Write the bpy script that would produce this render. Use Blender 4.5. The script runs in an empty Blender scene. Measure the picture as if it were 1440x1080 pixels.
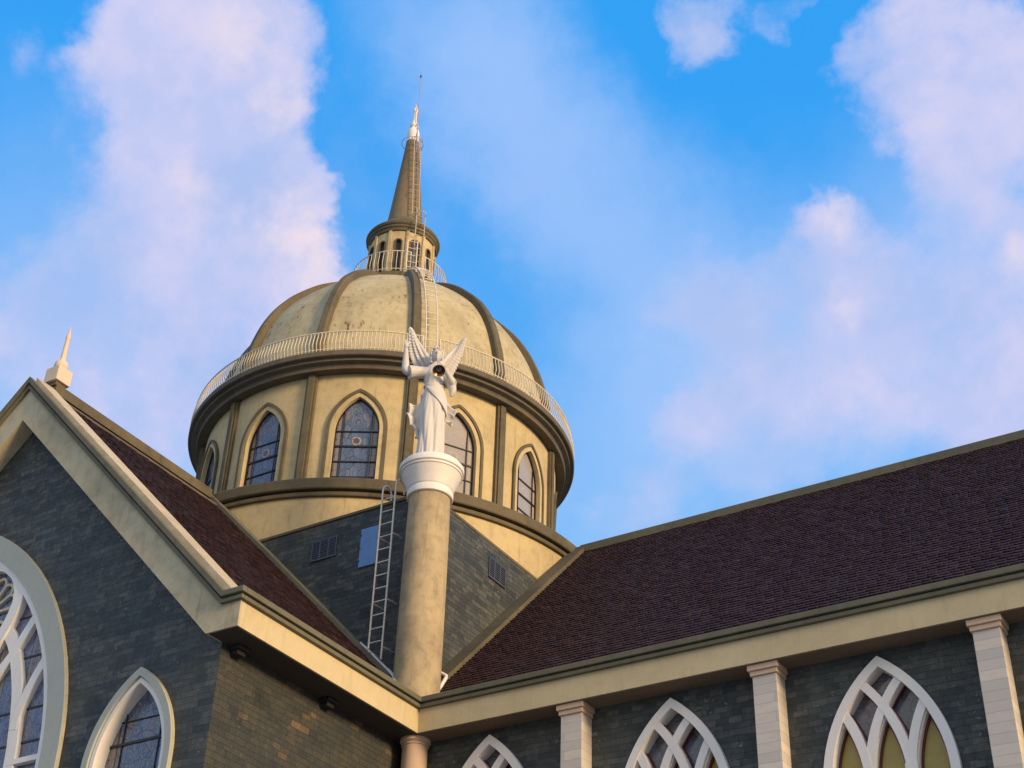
import bpy, bmesh, math, random
from math import sin, cos, pi, radians, sqrt
from mathutils import Vector, Matrix
random.seed(7)
scene = bpy.context.scene
COL = scene.collection

# ------------------------------------------------------------------ camera
CAM = Vector((15.565, -21.533, -11.17)); YAW, PIT, ROL, FPX = 32.629, 34.834, 2.137, 2087.43
ya, pt, ro = radians(YAW), radians(PIT), radians(ROL)
FW = Vector((-sin(ya)*cos(pt), cos(ya)*cos(pt), sin(pt)))
RT0 = Vector((cos(ya), sin(ya), 0)); UP0 = RT0.cross(FW)
RT = RT0*cos(ro) + UP0*sin(ro); UP = UP0*cos(ro) - RT0*sin(ro)
cd = bpy.data.cameras.new('camera'); cam = bpy.data.objects.new('camera', cd); COL.objects.link(cam)
cd.sensor_width = 36; cd.lens = FPX/1440*36; cd.clip_end = 5000
m = Matrix((RT, UP, -FW)).transposed().to_4x4(); m.translation = CAM
cam.matrix_world = m
scene.camera = cam

# ------------------------------------------------------------------ sun, sky, exposure
SUN_EL, SUN_AZ = 14.0, -8.0          # azimuth measured from +X towards +Y
sd = Vector((cos(radians(SUN_EL))*cos(radians(SUN_AZ)), cos(radians(SUN_EL))*sin(radians(SUN_AZ)), sin(radians(SUN_EL))))
sl = bpy.data.lights.new('sun', 'SUN'); so = bpy.data.objects.new('sun', sl); COL.objects.link(so)
sl.energy = 4.0; sl.angle = radians(15); sl.color = (1.0, .71, .39)
so.rotation_euler = (-sd).to_track_quat('-Z', 'Y').to_euler()
scene.view_settings.view_transform = 'Standard'; scene.view_settings.look = 'None'
scene.view_settings.exposure = 0.08; scene.view_settings.gamma = 1.0

world = bpy.data.worlds.new('World'); scene.world = world; world.use_nodes = True
wt = world.node_tree; wt.nodes.clear()
class NT:
    """small helper to write node graphs tersely"""
    def __init__(s, t): s.t = t
    def n(s, typ, **kw):
        nd = s.t.nodes.new(typ)
        for k, v in kw.items():
            if k == 'ins':
                for a, b in v.items():
                    if hasattr(b, 'is_output'): s.t.links.new(b, nd.inputs[a])
                    elif b is not None: nd.inputs[a].default_value = b
            else: setattr(nd, k, v)
        return nd
    def math(s, op, a, b=None, c=None, clamp=False):
        nd = s.t.nodes.new('ShaderNodeMath'); nd.operation = op; nd.use_clamp = clamp
        for i, v in enumerate((a, b, c)):
            if v is None: continue
            if hasattr(v, 'is_output'): s.t.links.new(v, nd.inputs[i])
            else: nd.inputs[i].default_value = v
        return nd.outputs[0]
    def vmath(s, op, a, b=None, out=0):
        nd = s.t.nodes.new('ShaderNodeVectorMath'); nd.operation = op
        for i, v in enumerate((a, b)):
            if v is None: continue
            if hasattr(v, 'is_output'): s.t.links.new(v, nd.inputs[i])
            else: nd.inputs[i].default_value = v
        return nd.outputs[out]
    def mix(s, f, a, b, blend='MIX'):
        nd = s.t.nodes.new('ShaderNodeMix'); nd.data_type = 'RGBA'; nd.blend_type = blend
        for i, v in ((0, f), (6, a), (7, b)):
            if hasattr(v, 'is_output'): s.t.links.new(v, nd.inputs[i])
            else: nd.inputs[i].default_value = (v if i == 0 else (*v, 1) if len(v) == 3 else v)
        return nd.outputs[2]
    def ss(s, v, a, b, lo=0., hi=1.):
        nd = s.t.nodes.new('ShaderNodeMapRange'); nd.interpolation_type = 'SMOOTHSTEP'
        s.t.links.new(v, nd.inputs[0]); nd.inputs[1].default_value = a; nd.inputs[2].default_value = b
        nd.inputs[3].default_value = lo; nd.inputs[4].default_value = hi
        return nd.outputs[0]
    def noise(s, vec, scale, detail=4, rough=.55, dist=0):
        nd = s.t.nodes.new('ShaderNodeTexNoise'); s.t.links.new(vec, nd.inputs['Vector'])
        nd.inputs['Scale'].default_value = scale; nd.inputs['Detail'].default_value = detail
        nd.inputs['Roughness'].default_value = rough; nd.inputs['Distortion'].default_value = dist
        return nd
W = NT(wt)
sky = W.n('ShaderNodeTexSky', sky_type='NISHITA', sun_disc=False)
sky.sun_elevation = radians(SUN_EL); sky.sun_rotation = radians(90 - SUN_AZ)
sky.air_density = 1.0; sky.dust_density = .3; sky.ozone_density = 2.0
tc = W.n('ShaderNodeTexCoord'); D = tc.outputs['Generated']
sep = W.n('ShaderNodeSeparateXYZ', ins={0: D}); EL = sep.outputs[2]
# clouds: soft masses placed by direction in the sky, edges broken up by noise
SKYX = RT; 
def skydir(px, py):
    v = FW + RT*((px-720)/FPX) - UP*((py-540)/FPX); return v.normalized()
wn = W.noise(D, 5.0, 6, .62)
off = W.vmath('MULTIPLY', W.vmath('SUBTRACT', wn.outputs['Color'], (.5, .5, .5)), (.13, .13, .13))
wn2 = W.noise(D, 22.0, 5, .65)
off2 = W.vmath('MULTIPLY', W.vmath('SUBTRACT', wn2.outputs['Color'], (.5, .5, .5)), (.045, .045, .045))
DW = W.vmath('NORMALIZE', W.vmath('ADD', W.vmath('ADD', D, off), off2))
BL = [(300,40,115,1),(330,140,125,1),(320,240,125,1),(330,330,115,1),(220,130,100,.8),(200,300,120,.8),(280,430,140,.8),(140,450,130,.6),
      (400,250,60,.9),(20,420,90,.5),(60,120,60,.3),(410,420,90,.7),(430,90,50,.4),(60,600,150,.5),(200,560,150,.6),(120,360,130,.75),(60,480,130,.6),(260,520,140,.6),(380,480,90,.6),(240,60,110,.8),
      (1290,40,85,.85),(1260,120,90,.85),(1300,190,85,.8),(1410,60,60,.8),(1400,180,90,.85),(1330,270,70,.7),(1440,420,110,.8),
      (1140,320,60,.75),(1150,400,95,.75),(1270,430,110,.65),(1200,520,120,.5),(1350,540,110,.45),(1010,20,60,.7),(985,60,45,.5),(1120,10,40,.5),
      (980,400,90,.42),(1050,480,90,.4),(1100,540,100,.4),
      (990,600,60,.5),(880,730,110,.5),(1100,620,120,.3),(700,330,90,.15),(1420,620,90,.4),(1380,350,90,.65),(1440,520,120,.5),(1000,420,80,.35)]
for az, el, r, k in [(-60,30,.5,.8),(-95,45,.45,.7),(-20,30,.4,.8),(-130,25,.5,.7),(20,35,.5,.6),(180,30,.5,.6),(90,15,.5,.5)]:
    BL.append((az, el, r, k, 1))
tot = None
for b in BL:
    if len(b) == 4: c = skydir(b[0], b[1]); rad = b[2]/FPX*1.25; k = b[3]
    else:
        a, e = radians(b[0]), radians(b[1]); c = Vector((cos(e)*cos(a), cos(e)*sin(a), sin(e))); rad, k = b[2], b[3]
    dist = W.vmath('DISTANCE', DW, tuple(c), 1)
    v = W.ss(dist, rad*1.12, rad*.32, 0, k)
    tot = v if tot is None else W.math('SUBTRACT', 1.0, W.math('MULTIPLY', W.math('SUBTRACT', 1.0, tot), W.math('SUBTRACT', 1.0, v)))
fn = W.noise(D, 8.0, 10, .6, .15)
fnA = W.noise(D, 6.0, 5, .55); fnB = W.noise(W.vmath('ADD', D, tuple(sd*.035)), 6.0, 5, .55)
relief = W.math('SUBTRACT', fnA.outputs[0], fnB.outputs[0])
er = W.math('SUBTRACT', 1.0, fn.outputs[0])
dens = W.ss(W.math('SUBTRACT', tot, W.math('MULTIPLY', W.ss(er, .36, .64), .46)), -.02, .86, 0, .96)
dens = W.math('MAXIMUM', dens, W.math('MULTIPLY', W.ss(W.noise(D, 3.0, 7, .6).outputs[0], .48, .75), .25))
cn = W.noise(D, 4.5, 6, .6)
cn2 = W.noise(D, 14.0, 6, .6)
ct = W.math('ADD', W.math('ADD', W.math('MULTIPLY', cn.outputs[0], .65), W.math('MULTIPLY', cn2.outputs[0], .35)), W.math('MULTIPLY', relief, .35))
def blobs(lst, inner=.1):
    t = None
    for px, py, r_, k in lst:
        v = W.ss(W.vmath('DISTANCE', DW, tuple(skydir(px, py)), 1), r_/FPX*1.3, r_/FPX*inner, 0, k)
        t = v if t is None else W.math('SUBTRACT', 1.0, W.math('MULTIPLY', W.math('SUBTRACT', 1.0, t), W.math('SUBTRACT', 1.0, v)))
    return t
veil = blobs([(640,20,150,.42),(720,110,150,.45),(790,220,150,.42),(880,340,170,.4),(1000,460,200,.45),(1150,560,220,.4),(1300,420,260,.35),(60,330,220,.3),(120,620,260,.4),(900,640,200,.35),(1420,250,200,.3)])
glow = blobs([(420,180,60,.8),(400,330,70,.9),(350,60,70,.6),(430,400,60,.6),(1150,300,40,.5),(1440,380,60,.5),(300,300,60,.5),(1180,440,40,.5)], .2)
ccol = W.mix(W.ss(ct, .38, .58), (4.1, 5.2, 8.3), (5.7, 5.9, 8.6))
ccol = W.mix(W.ss(ct, .50, .70), ccol, (7.2, 6.6, 8.3))
ccol = W.mix(W.math('MULTIPLY', glow, W.ss(ct, .40, .58)), ccol, (8.9, 7.4, 7.9))
hsv = W.n('ShaderNodeHueSaturation', ins={'Hue': .5, 'Saturation': 1.25, 'Value': 1.0, 'Color': sky.outputs[0]})
# enriched evening blue; paler towards the horizon
grad = W.ss(EL, .25, .74)
blue = W.mix(grad, (3.1, 6.1, 9.5), (.35, 3.6, 9.2))
base = W.mix(.92, hsv.outputs[0], blue)
base = W.mix(veil, base, (4.6, 6.1, 9.4))
fin = W.mix(dens, base, ccol)
# unseen clouds added for warm fill: bank round the sun and behind the photographer
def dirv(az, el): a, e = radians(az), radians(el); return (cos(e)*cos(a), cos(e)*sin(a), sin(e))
fill_clouds = None
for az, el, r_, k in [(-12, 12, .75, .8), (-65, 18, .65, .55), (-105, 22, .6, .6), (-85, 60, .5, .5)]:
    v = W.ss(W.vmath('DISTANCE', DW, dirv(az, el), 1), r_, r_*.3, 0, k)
    fill_clouds = v if fill_clouds is None else W.math('MAXIMUM', fill_clouds, v)
fin = W.mix(W.math('MULTIPLY', fill_clouds, W.ss(cn.outputs[0], .3, .6, .55, 1)), fin, (11.5, 9.6, 6.6))
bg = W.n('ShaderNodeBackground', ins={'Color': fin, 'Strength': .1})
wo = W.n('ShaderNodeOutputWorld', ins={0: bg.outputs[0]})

# ------------------------------------------------------------------ materials
def mat(name):
    mt = bpy.data.materials.new(name); mt.use_nodes = True; t = mt.node_tree; t.nodes.clear()
    N = NT(t); b = N.n('ShaderNodeBsdfPrincipled'); o = N.n('ShaderNodeOutputMaterial', ins={0: b.outputs[0]})
    return mt, N, b
def pos(N): return N.n('ShaderNodeNewGeometry')
def link(N, a, b): N.t.links.new(a, b)
def bump(N, b, h, strength=.3, dist=.02, prev=None):
    nd = N.n('ShaderNodeBump', ins={'Strength': strength, 'Distance': dist, 'Height': h})
    if prev is not None: link(N, prev, nd.inputs['Normal'])
    link(N, nd.outputs[0], b.inputs['Normal']); return nd.outputs[0]
def plaster(name, c, stain, amt=.5, streak=.5, rough=.85, specks=0.0):
    mt, N, b = mat(name); P = pos(N).outputs['Position']
    n1 = N.noise(P, .7, 6, .6); n2 = N.noise(P, 5.0, 8, .65)
    st = N.noise(N.vmath('MULTIPLY', P, (5.0, 5.0, .55)), 1.6, 5, .65)
    f = N.math('ADD', N.math('MULTIPLY', N.ss(n1.outputs[0], .38, .68), .6), N.math('MULTIPLY', N.ss(n2.outputs[0], .42, .7), .45))
    f = N.math('MULTIPLY', f, amt, clamp=True)
    col = N.mix(f, c, stain)
    s = N.math('MULTIPLY', N.ss(st.outputs[0], .52, .78), streak, clamp=True)
    col = N.mix(s, col, tuple(x*.62 for x in stain))
    if specks:
        sp = N.noise(N.vmath('MULTIPLY', P, (1.0, 1.0, .35)), 6.5, 6, .7)
        g = N.noise(P, .9, 2, .5)
        k = N.math('MULTIPLY', N.ss(sp.outputs[0], .555, .67), N.ss(g.outputs[0], .46, .6))
        col = N.mix(N.math('MULTIPLY', k, specks), col, (.13, .07, .03))
    link(N, col, b.inputs['Base Color']); b.inputs['Roughness'].default_value = rough
    fine = N.noise(P, 26.0, 8, .7)
    h = N.math('ADD', N.math('MULTIPLY', n2.outputs[0], .5), N.math('MULTIPLY', fine.outputs[0], .5))
    bump(N, b, h, .35, .02)
    return mt
def surf_uv(N, vscale=1.0):
    """metres along a wall or roof: horizontal run and height (or slope length)"""
    g = pos(N); sp = N.n('ShaderNodeSeparateXYZ', ins={0: g.outputs['Position']}); sn = N.n('ShaderNodeSeparateXYZ', ins={0: g.outputs['True Normal']})
    ax = N.math('GREATER_THAN', N.math('ABSOLUTE', sn.outputs[0]), N.math('ABSOLUTE', sn.outputs[1]))
    u = N.math('ADD', N.math('MULTIPLY', ax, sp.outputs[1]), N.math('MULTIPLY', N.math('SUBTRACT', 1.0, ax), sp.outputs[0]))
    v = N.math('MULTIPLY', sp.outputs[2], vscale)
    cb = N.n('ShaderNodeCombineXYZ', ins={0: u, 1: v})
    return cb.outputs[0], u, v, g.outputs['Position']
def slate(name='slate_cladding', tan=0.0):
    mt, N, b = mat(name); uv, u, v, P = surf_uv(N)
    wz = N.noise(N.vmath('MULTIPLY', P, (.6, .6, 2.2)), 1.6, 3, .6)
    uv = N.vmath('ADD', uv, N.vmath('MULTIPLY', N.vmath('SUBTRACT', wz.outputs['Color'], (.5, .5, .5)), (.10, .11, 0)))
    def brick(w, h, off, sq):
        return N.n('ShaderNodeTexBrick', offset=off, squash=sq, squash_frequency=3, ins={'Vector': uv, 'Color1': (0, 0, 0, 1), 'Color2': (1, 1, 1, 1), 'Mortar': (.5, .5, .5, 1), 'Scale': 1.0,
            'Mortar Size': .0035, 'Mortar Smooth': .15, 'Bias': 0.0, 'Brick Width': w, 'Row Height': h})
    b1 = brick(.25, .11, .37, 1.6); b2 = brick(.75, .22, .5, .6)
    r = N.math('ADD', N.math('MULTIPLY', N.n('ShaderNodeSeparateColor', ins={0: b1.outputs[0]}).outputs[0], .62), N.math('MULTIPLY', N.n('ShaderNodeSeparateColor', ins={0: b2.outputs[0]}).outputs[0], .38))
    n1 = N.noise(P, 7.0, 8, .7); n0 = N.noise(P, .8, 4, .6)
    ramp = N.n('ShaderNodeValToRGB', ins={0: r}); cr = ramp.color_ramp
    cr.elements[0].position = 0; cr.elements[0].color = (.014, .019, .020, 1)
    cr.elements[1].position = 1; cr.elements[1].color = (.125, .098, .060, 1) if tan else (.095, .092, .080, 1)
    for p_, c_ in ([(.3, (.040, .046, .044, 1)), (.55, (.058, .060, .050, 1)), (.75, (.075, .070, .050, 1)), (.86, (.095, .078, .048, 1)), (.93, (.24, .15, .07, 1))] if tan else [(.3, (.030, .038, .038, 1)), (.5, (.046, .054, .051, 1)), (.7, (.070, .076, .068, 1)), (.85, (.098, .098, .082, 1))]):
        e = cr.elements.new(p_); e.color = c_
    col = N.mix(N.math('MULTIPLY', N.ss(n1.outputs[0], .35, .7), .55), ramp.outputs[0], (.034, .040, .043), 'MIX')
    col = N.mix(N.math('MULTIPLY', N.ss(n0.outputs[0], .45, .65), .35), col, (.07, .07, .05))
    # pale chips and lime marks
    ch = N.noise(P, 16.0, 3, .5); cg = N.noise(P, 2.2, 3, .6)
    k = N.math('MULTIPLY', N.ss(ch.outputs[0], .63, .70), N.ss(cg.outputs[0], .48, .6))
    col = N.mix(N.math('MULTIPLY', k, .7), col, (.22, .21, .19))
    mort = N.math('MULTIPLY', b1.outputs['Fac'], .65)
    col = N.mix(mort, col, (.012, .014, .016))
    if tan: col = N.mix(.38, col, (.012, .012, .010))
    link(N, col, b.inputs['Base Color'])
    rr = N.ss(n1.outputs[0], .3, .7, .5, .8); link(N, rr, b.inputs['Roughness'])
    h = N.math('ADD', N.math('MULTIPLY', r, .9), N.math('MULTIPLY', n1.outputs[0], .8))
    h = N.math('SUBTRACT', h, N.math('MULTIPLY', b1.outputs['Fac'], 1.0))
    bump(N, b, h, 1.0, .03)
    return mt
def shingles(name='roof_shingle', dark=.22):
    mt, N, b = mat(name); g_ = pos(N); P = g_.outputs['Position']; r = g_.outputs['Random Per Island']
    n1 = N.noise(P, 14.0, 6, .7); n0 = N.noise(P, .35, 5, .6)
    ramp = N.n('ShaderNodeValToRGB', ins={0: r}); cr = ramp.color_ramp
    cr.elements[0].color = (.020, .009, .009, 1); cr.elements[1].color = (.066, .038, .036, 1)
    for p_, c_ in [(.4, (.030, .0135, .0135, 1)), (.75, (.038, .0175, .0175, 1)), (.95, (.048, .026, .025, 1))]:
        e = cr.elements.new(p_); e.color = c_
    col = N.mix(N.math('MULTIPLY', N.ss(n0.outputs[0], .4, .65), .3), ramp.outputs[0], (.040, .017, .015))
    col = N.mix(dark, col, (.008, .006, .006)) if dark else N.mix(.3, col, (.085, .042, .034))
    col = N.mix(N.math('MULTIPLY', N.ss(n1.outputs[0], .5, .75), .4), col, (.075, .055, .055))
    link(N, col, b.inputs['Base Color']); b.inputs['Roughness'].default_value = .62
    b.inputs['Specular IOR Level'].default_value = .15
    bump(N, b, n1.outputs[0], .5, .01)
    return mt
def block_stone(name, c1, c2, w, hgt, mortar=.004):
    mt, N, b = mat(name); uv, u, v, P = surf_uv(N)
    br = N.n('ShaderNodeTexBrick', offset=.5, ins={'Vector': uv, 'Color1': (0, 0, 0, 1), 'Color2': (1, 1, 1, 1), 'Mortar': (.5, .5, .5, 1), 'Scale': 1.0,
        'Mortar Size': mortar, 'Mortar Smooth': .2, 'Bias': 0.0, 'Brick Width': w, 'Row Height': hgt})
    r = N.n('ShaderNodeSeparateColor', ins={0: br.outputs[0]}).outputs[0]
    n1 = N.noise(N.vmath('MULTIPLY', P, (1.5, 1.5, 5.0)), 3.0, 7, .65)
    col = N.mix(r, c1, c2); col = N.mix(N.math('MULTIPLY', N.ss(n1.outputs[0], .42, .7), .45), col, tuple(x*.75 for x in c1))
    col = N.mix(N.math('MULTIPLY', br.outputs['Fac'], .5), col, (.16, .125, .10))
    link(N, col, b.inputs['Base Color']); b.inputs['Roughness'].default_value = .65
    bump(N, b, N.math('SUBTRACT', N.math('MULTIPLY', r, .5), br.outputs['Fac']), .6, .008)
    return mt
def simple(name, c, rough=.5, metal=0, var=.25, scale=8.0, bstr=.15):
    mt, N, b = mat(name); P = pos(N).outputs['Position']
    n = N.noise(P, scale, 6, .65)
    col = N.mix(N.math('MULTIPLY', N.ss(n.outputs[0], .38, .68), var), c, tuple(x*.45 for x in c))
    link(N, col, b.inputs['Base Color']); b.inputs['Roughness'].default_value = rough; b.inputs['Metallic'].default_value = metal
    if bstr: bump(N, b, n.outputs[0], bstr, .01)
    return mt
def stained(name, warm=0.0):
    """leaded glass; UV: u in -1..1 across the light, v in metres"""
    mt, N, b = mat(name)
    uvn = N.n('ShaderNodeUVMap', uv_map='UVMap'); sp = N.n('ShaderNodeSeparateXYZ', ins={0: uvn.outputs[0]})
    u, v = sp.outputs[0], sp.outputs[1]; au = N.math('ABSOLUTE', u)
    vec = N.n('ShaderNodeCombineXYZ', ins={0: N.math('MULTIPLY', u, 1.0), 1: v}).outputs[0]
    vec2 = N.n('ShaderNodeCombineXYZ', ins={0: u, 1: N.math('MULTIPLY', v, .8)}).outputs[0]
    vo = N.n('ShaderNodeTexVoronoi', feature='F1', ins={'Vector': vec2, 'Scale': 4.6}); ve = N.n('ShaderNodeTexVoronoi', feature='DISTANCE_TO_EDGE', ins={'Vector': vec2, 'Scale': 4.6})
    cr = N.n('ShaderNodeValToRGB', ins={0: N.n('ShaderNodeSeparateColor', ins={0: vo.outputs['Color']}).outputs[0]}); r = cr.color_ramp; r.interpolation = 'CONSTANT'
    r.elements[0].color = (.045, .085, .18, 1); r.elements[1].position = .35; r.elements[1].color = (.065, .12, .25, 1)
    for p_, c_ in [(.6, (.05, .10, .18, 1)), (.8, (.09, .12, .20, 1)), (.93, (.12, .10, .16, 1))]:
        e = r.elements.new(p_); e.color = c_
    vb = N.n('ShaderNodeTexBrick', offset=0.0, ins={'Vector': N.n('ShaderNodeCombineXYZ', ins={0: N.math('ADD', u, 5.0), 1: v}).outputs[0], 'Color1': (.17, .11, .10, 1), 'Color2': (.09, .09, .12, 1), 'Mortar': (.02, .02, .025, 1), 'Scale': 1.0, 'Mortar Size': .012, 'Brick Width': .5, 'Row Height': .22})
    border = N.ss(au, .68, .71)
    col = N.mix(border, cr.outputs[0], vb.outputs[0])
    wv = N.noise(vec, 6.0, 4, .6, 2.2)
    orn = N.math('LESS_THAN', N.math('ABSOLUTE', N.math('SUBTRACT', wv.outputs[0], .5)), .02)
    top = N.ss(v, 1.9, 2.2, .35, .9)
    col = N.mix(N.math('MULTIPLY', orn, top), col, (.30, .26, .20))
    rad = N.math('SQRT', N.math('ADD', N.math('MULTIPLY', N.math('MULTIPLY', u, .6), N.math('MULTIPLY', u, .6)), N.math('POWER', N.math('SUBTRACT', v, 1.52), 2.0)))
    halo = N.math('MULTIPLY', N.math('LESS_THAN', rad, .13), N.math('GREATER_THAN', rad, .085))
    col = N.mix(N.math('MULTIPLY', halo, .8), col, (.40, .26, .15))
    col = N.mix(N.math('MULTIPLY', N.math('LESS_THAN', rad, .075), .8), col, (.07, .035, .04))
    lead = N.math('LESS_THAN', ve.outputs['Distance'], .03)
    col = N.mix(N.math('MULTIPLY', lead, .7), col, (.010, .012, .018))
    pil_ = N.math('MULTIPLY', N.math('GREATER_THAN', au, .72), N.math('LESS_THAN', au, .84))
    col = N.mix(N.math('MULTIPLY', pil_, .5), col, (.26, .23, .22))
    b2 = N.math('MULTIPLY', N.math('GREATER_THAN', au, .66), N.math('LESS_THAN', au, .70))
    col = N.mix(b2, col, (.012, .012, .016))
    if warm: col = N.mix(abs(warm), col, (.50, .42, .34) if warm > 0 else (.075, .055, .040))
    link(N, col, b.inputs['Base Color']); b.inputs['Roughness'].default_value = .12
    b.inputs['Specular IOR Level'].default_value = .75
    nn = N.noise(vec, 3.0, 2, .5)
    bump(N, b, nn.outputs[0], .08, .03)
    return mt

CREAM = plaster('cream_plaster', (.55, .43, .225), (.36, .28, .145), .9, .6)
DOMEC = plaster('dome_plaster', (.52, .435, .25), (.32, .26, .14), .9, .6, specks=.95)
BEIGE = plaster('beige_render', (.52, .45, .29), (.32, .27, .17), .95, .5)
FASC = plaster('fascia_paint', (.58, .475, .28), (.46, .37, .21), .7, .32)
TRIM = plaster('brown_trim', (.135, .108, .058), (.070, .056, .032), .9, .5)
SOFF = plaster('shaded_soffit', (.045, .034, .026), (.03, .022, .018), .6, .2)  # brown soffit board, shade under the gabled wing's eaves put into its colour
SOFF2 = plaster('bounce_lit_soffit', (.17, .125, .085), (.12, .09, .06), .6, .2)  # same brown board, coloured lighter for light bounced under the long eaves
DARKTRIM = plaster('dark_trim', (.13, .105, .068), (.065, .052, .036), .8, .5)
GUTT = plaster('gutter_paint', (.150, .135, .085), (.085, .085, .06), .8, .4)
FRAMEG = plaster('grey_green_moulding', (.37, .40, .36), (.30, .33, .29), .5, .2)
WHITE = plaster('white_stone', (.82, .77, .71), (.70, .64, .58), .5, .15, .6)
COPE = block_stone('coping_stone', (.56, .47, .30), (.46, .37, .23), .5, .16, .002)
COLUMN = plaster('column_plaster', (.46, .36, .205), (.22, .18, .12), 1.0, .5)
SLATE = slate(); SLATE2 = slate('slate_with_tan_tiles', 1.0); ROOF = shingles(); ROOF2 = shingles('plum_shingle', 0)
TRAV = block_stone('travertine', (.68, .60, .50), (.52, .47, .42), 2.0, .17, .003)
PEACH = plaster('pale_peach', (.68, .54, .41), (.56, .44, .33), .6, .2)
PINK = plaster('peach_stone', (.62, .44, .30), (.54, .38, .26), .5, .2)
METAL = simple('white_painted_steel', (.74, .67, .56), .45, 0, .45, 20)
RAILM = simple('cream_railing_paint', (.72, .62, .45), .5, 0, .35, 15)
BRK = simple('black_bracket', (.016, .014, .012), .7, 0, .3)
METAL2 = simple('weathered_steel_paint', (.50, .41, .28), .5, 0, .5, 20)
PIPE = simple('white_pipe', (.80, .74, .70), .4, 0, .2)
DARKM = simple('dark_metal', (.03, .03, .035), .5, .3, .3)
GRILL = simple('grille_blue_grey', (.075, .085, .12), .5, .2, .3)
HATCH = simple('blue_grey_hatch', (.12, .27, .56), .5, .0, .25, 5)
BAR = simple('glazing_bar', (.012, .012, .014), .5, 0, .2)
OCHRE = simple('ochre_glass', (.36, .27, .055), .25, 0, .3, 2.0, .03)
RED = simple('dark_red_border', (.11, .012, .010), .5, 0, .3)
GLASS = stained('stained_glass'); GLASSB = stained('brown_stained_glass', -.55); GLASSW = stained('pale_reflection_glass', .6)  # GLASSW: pale reflection mixed into the glass colour
STATUE = plaster('statue_white', (.62, .575, .525), (.46, .41, .36), .6, .2, .6)
HORN = simple('dark_bronze', (.22, .12, .055), .32, .85, .6, 9)
SKINFOIL = simple('brass_throat', (.45, .30, .12), .3, .9, .3)
GROUND = plaster('paving', (.30, .28, .25), (.22, .2, .18), .6, .1)

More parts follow.
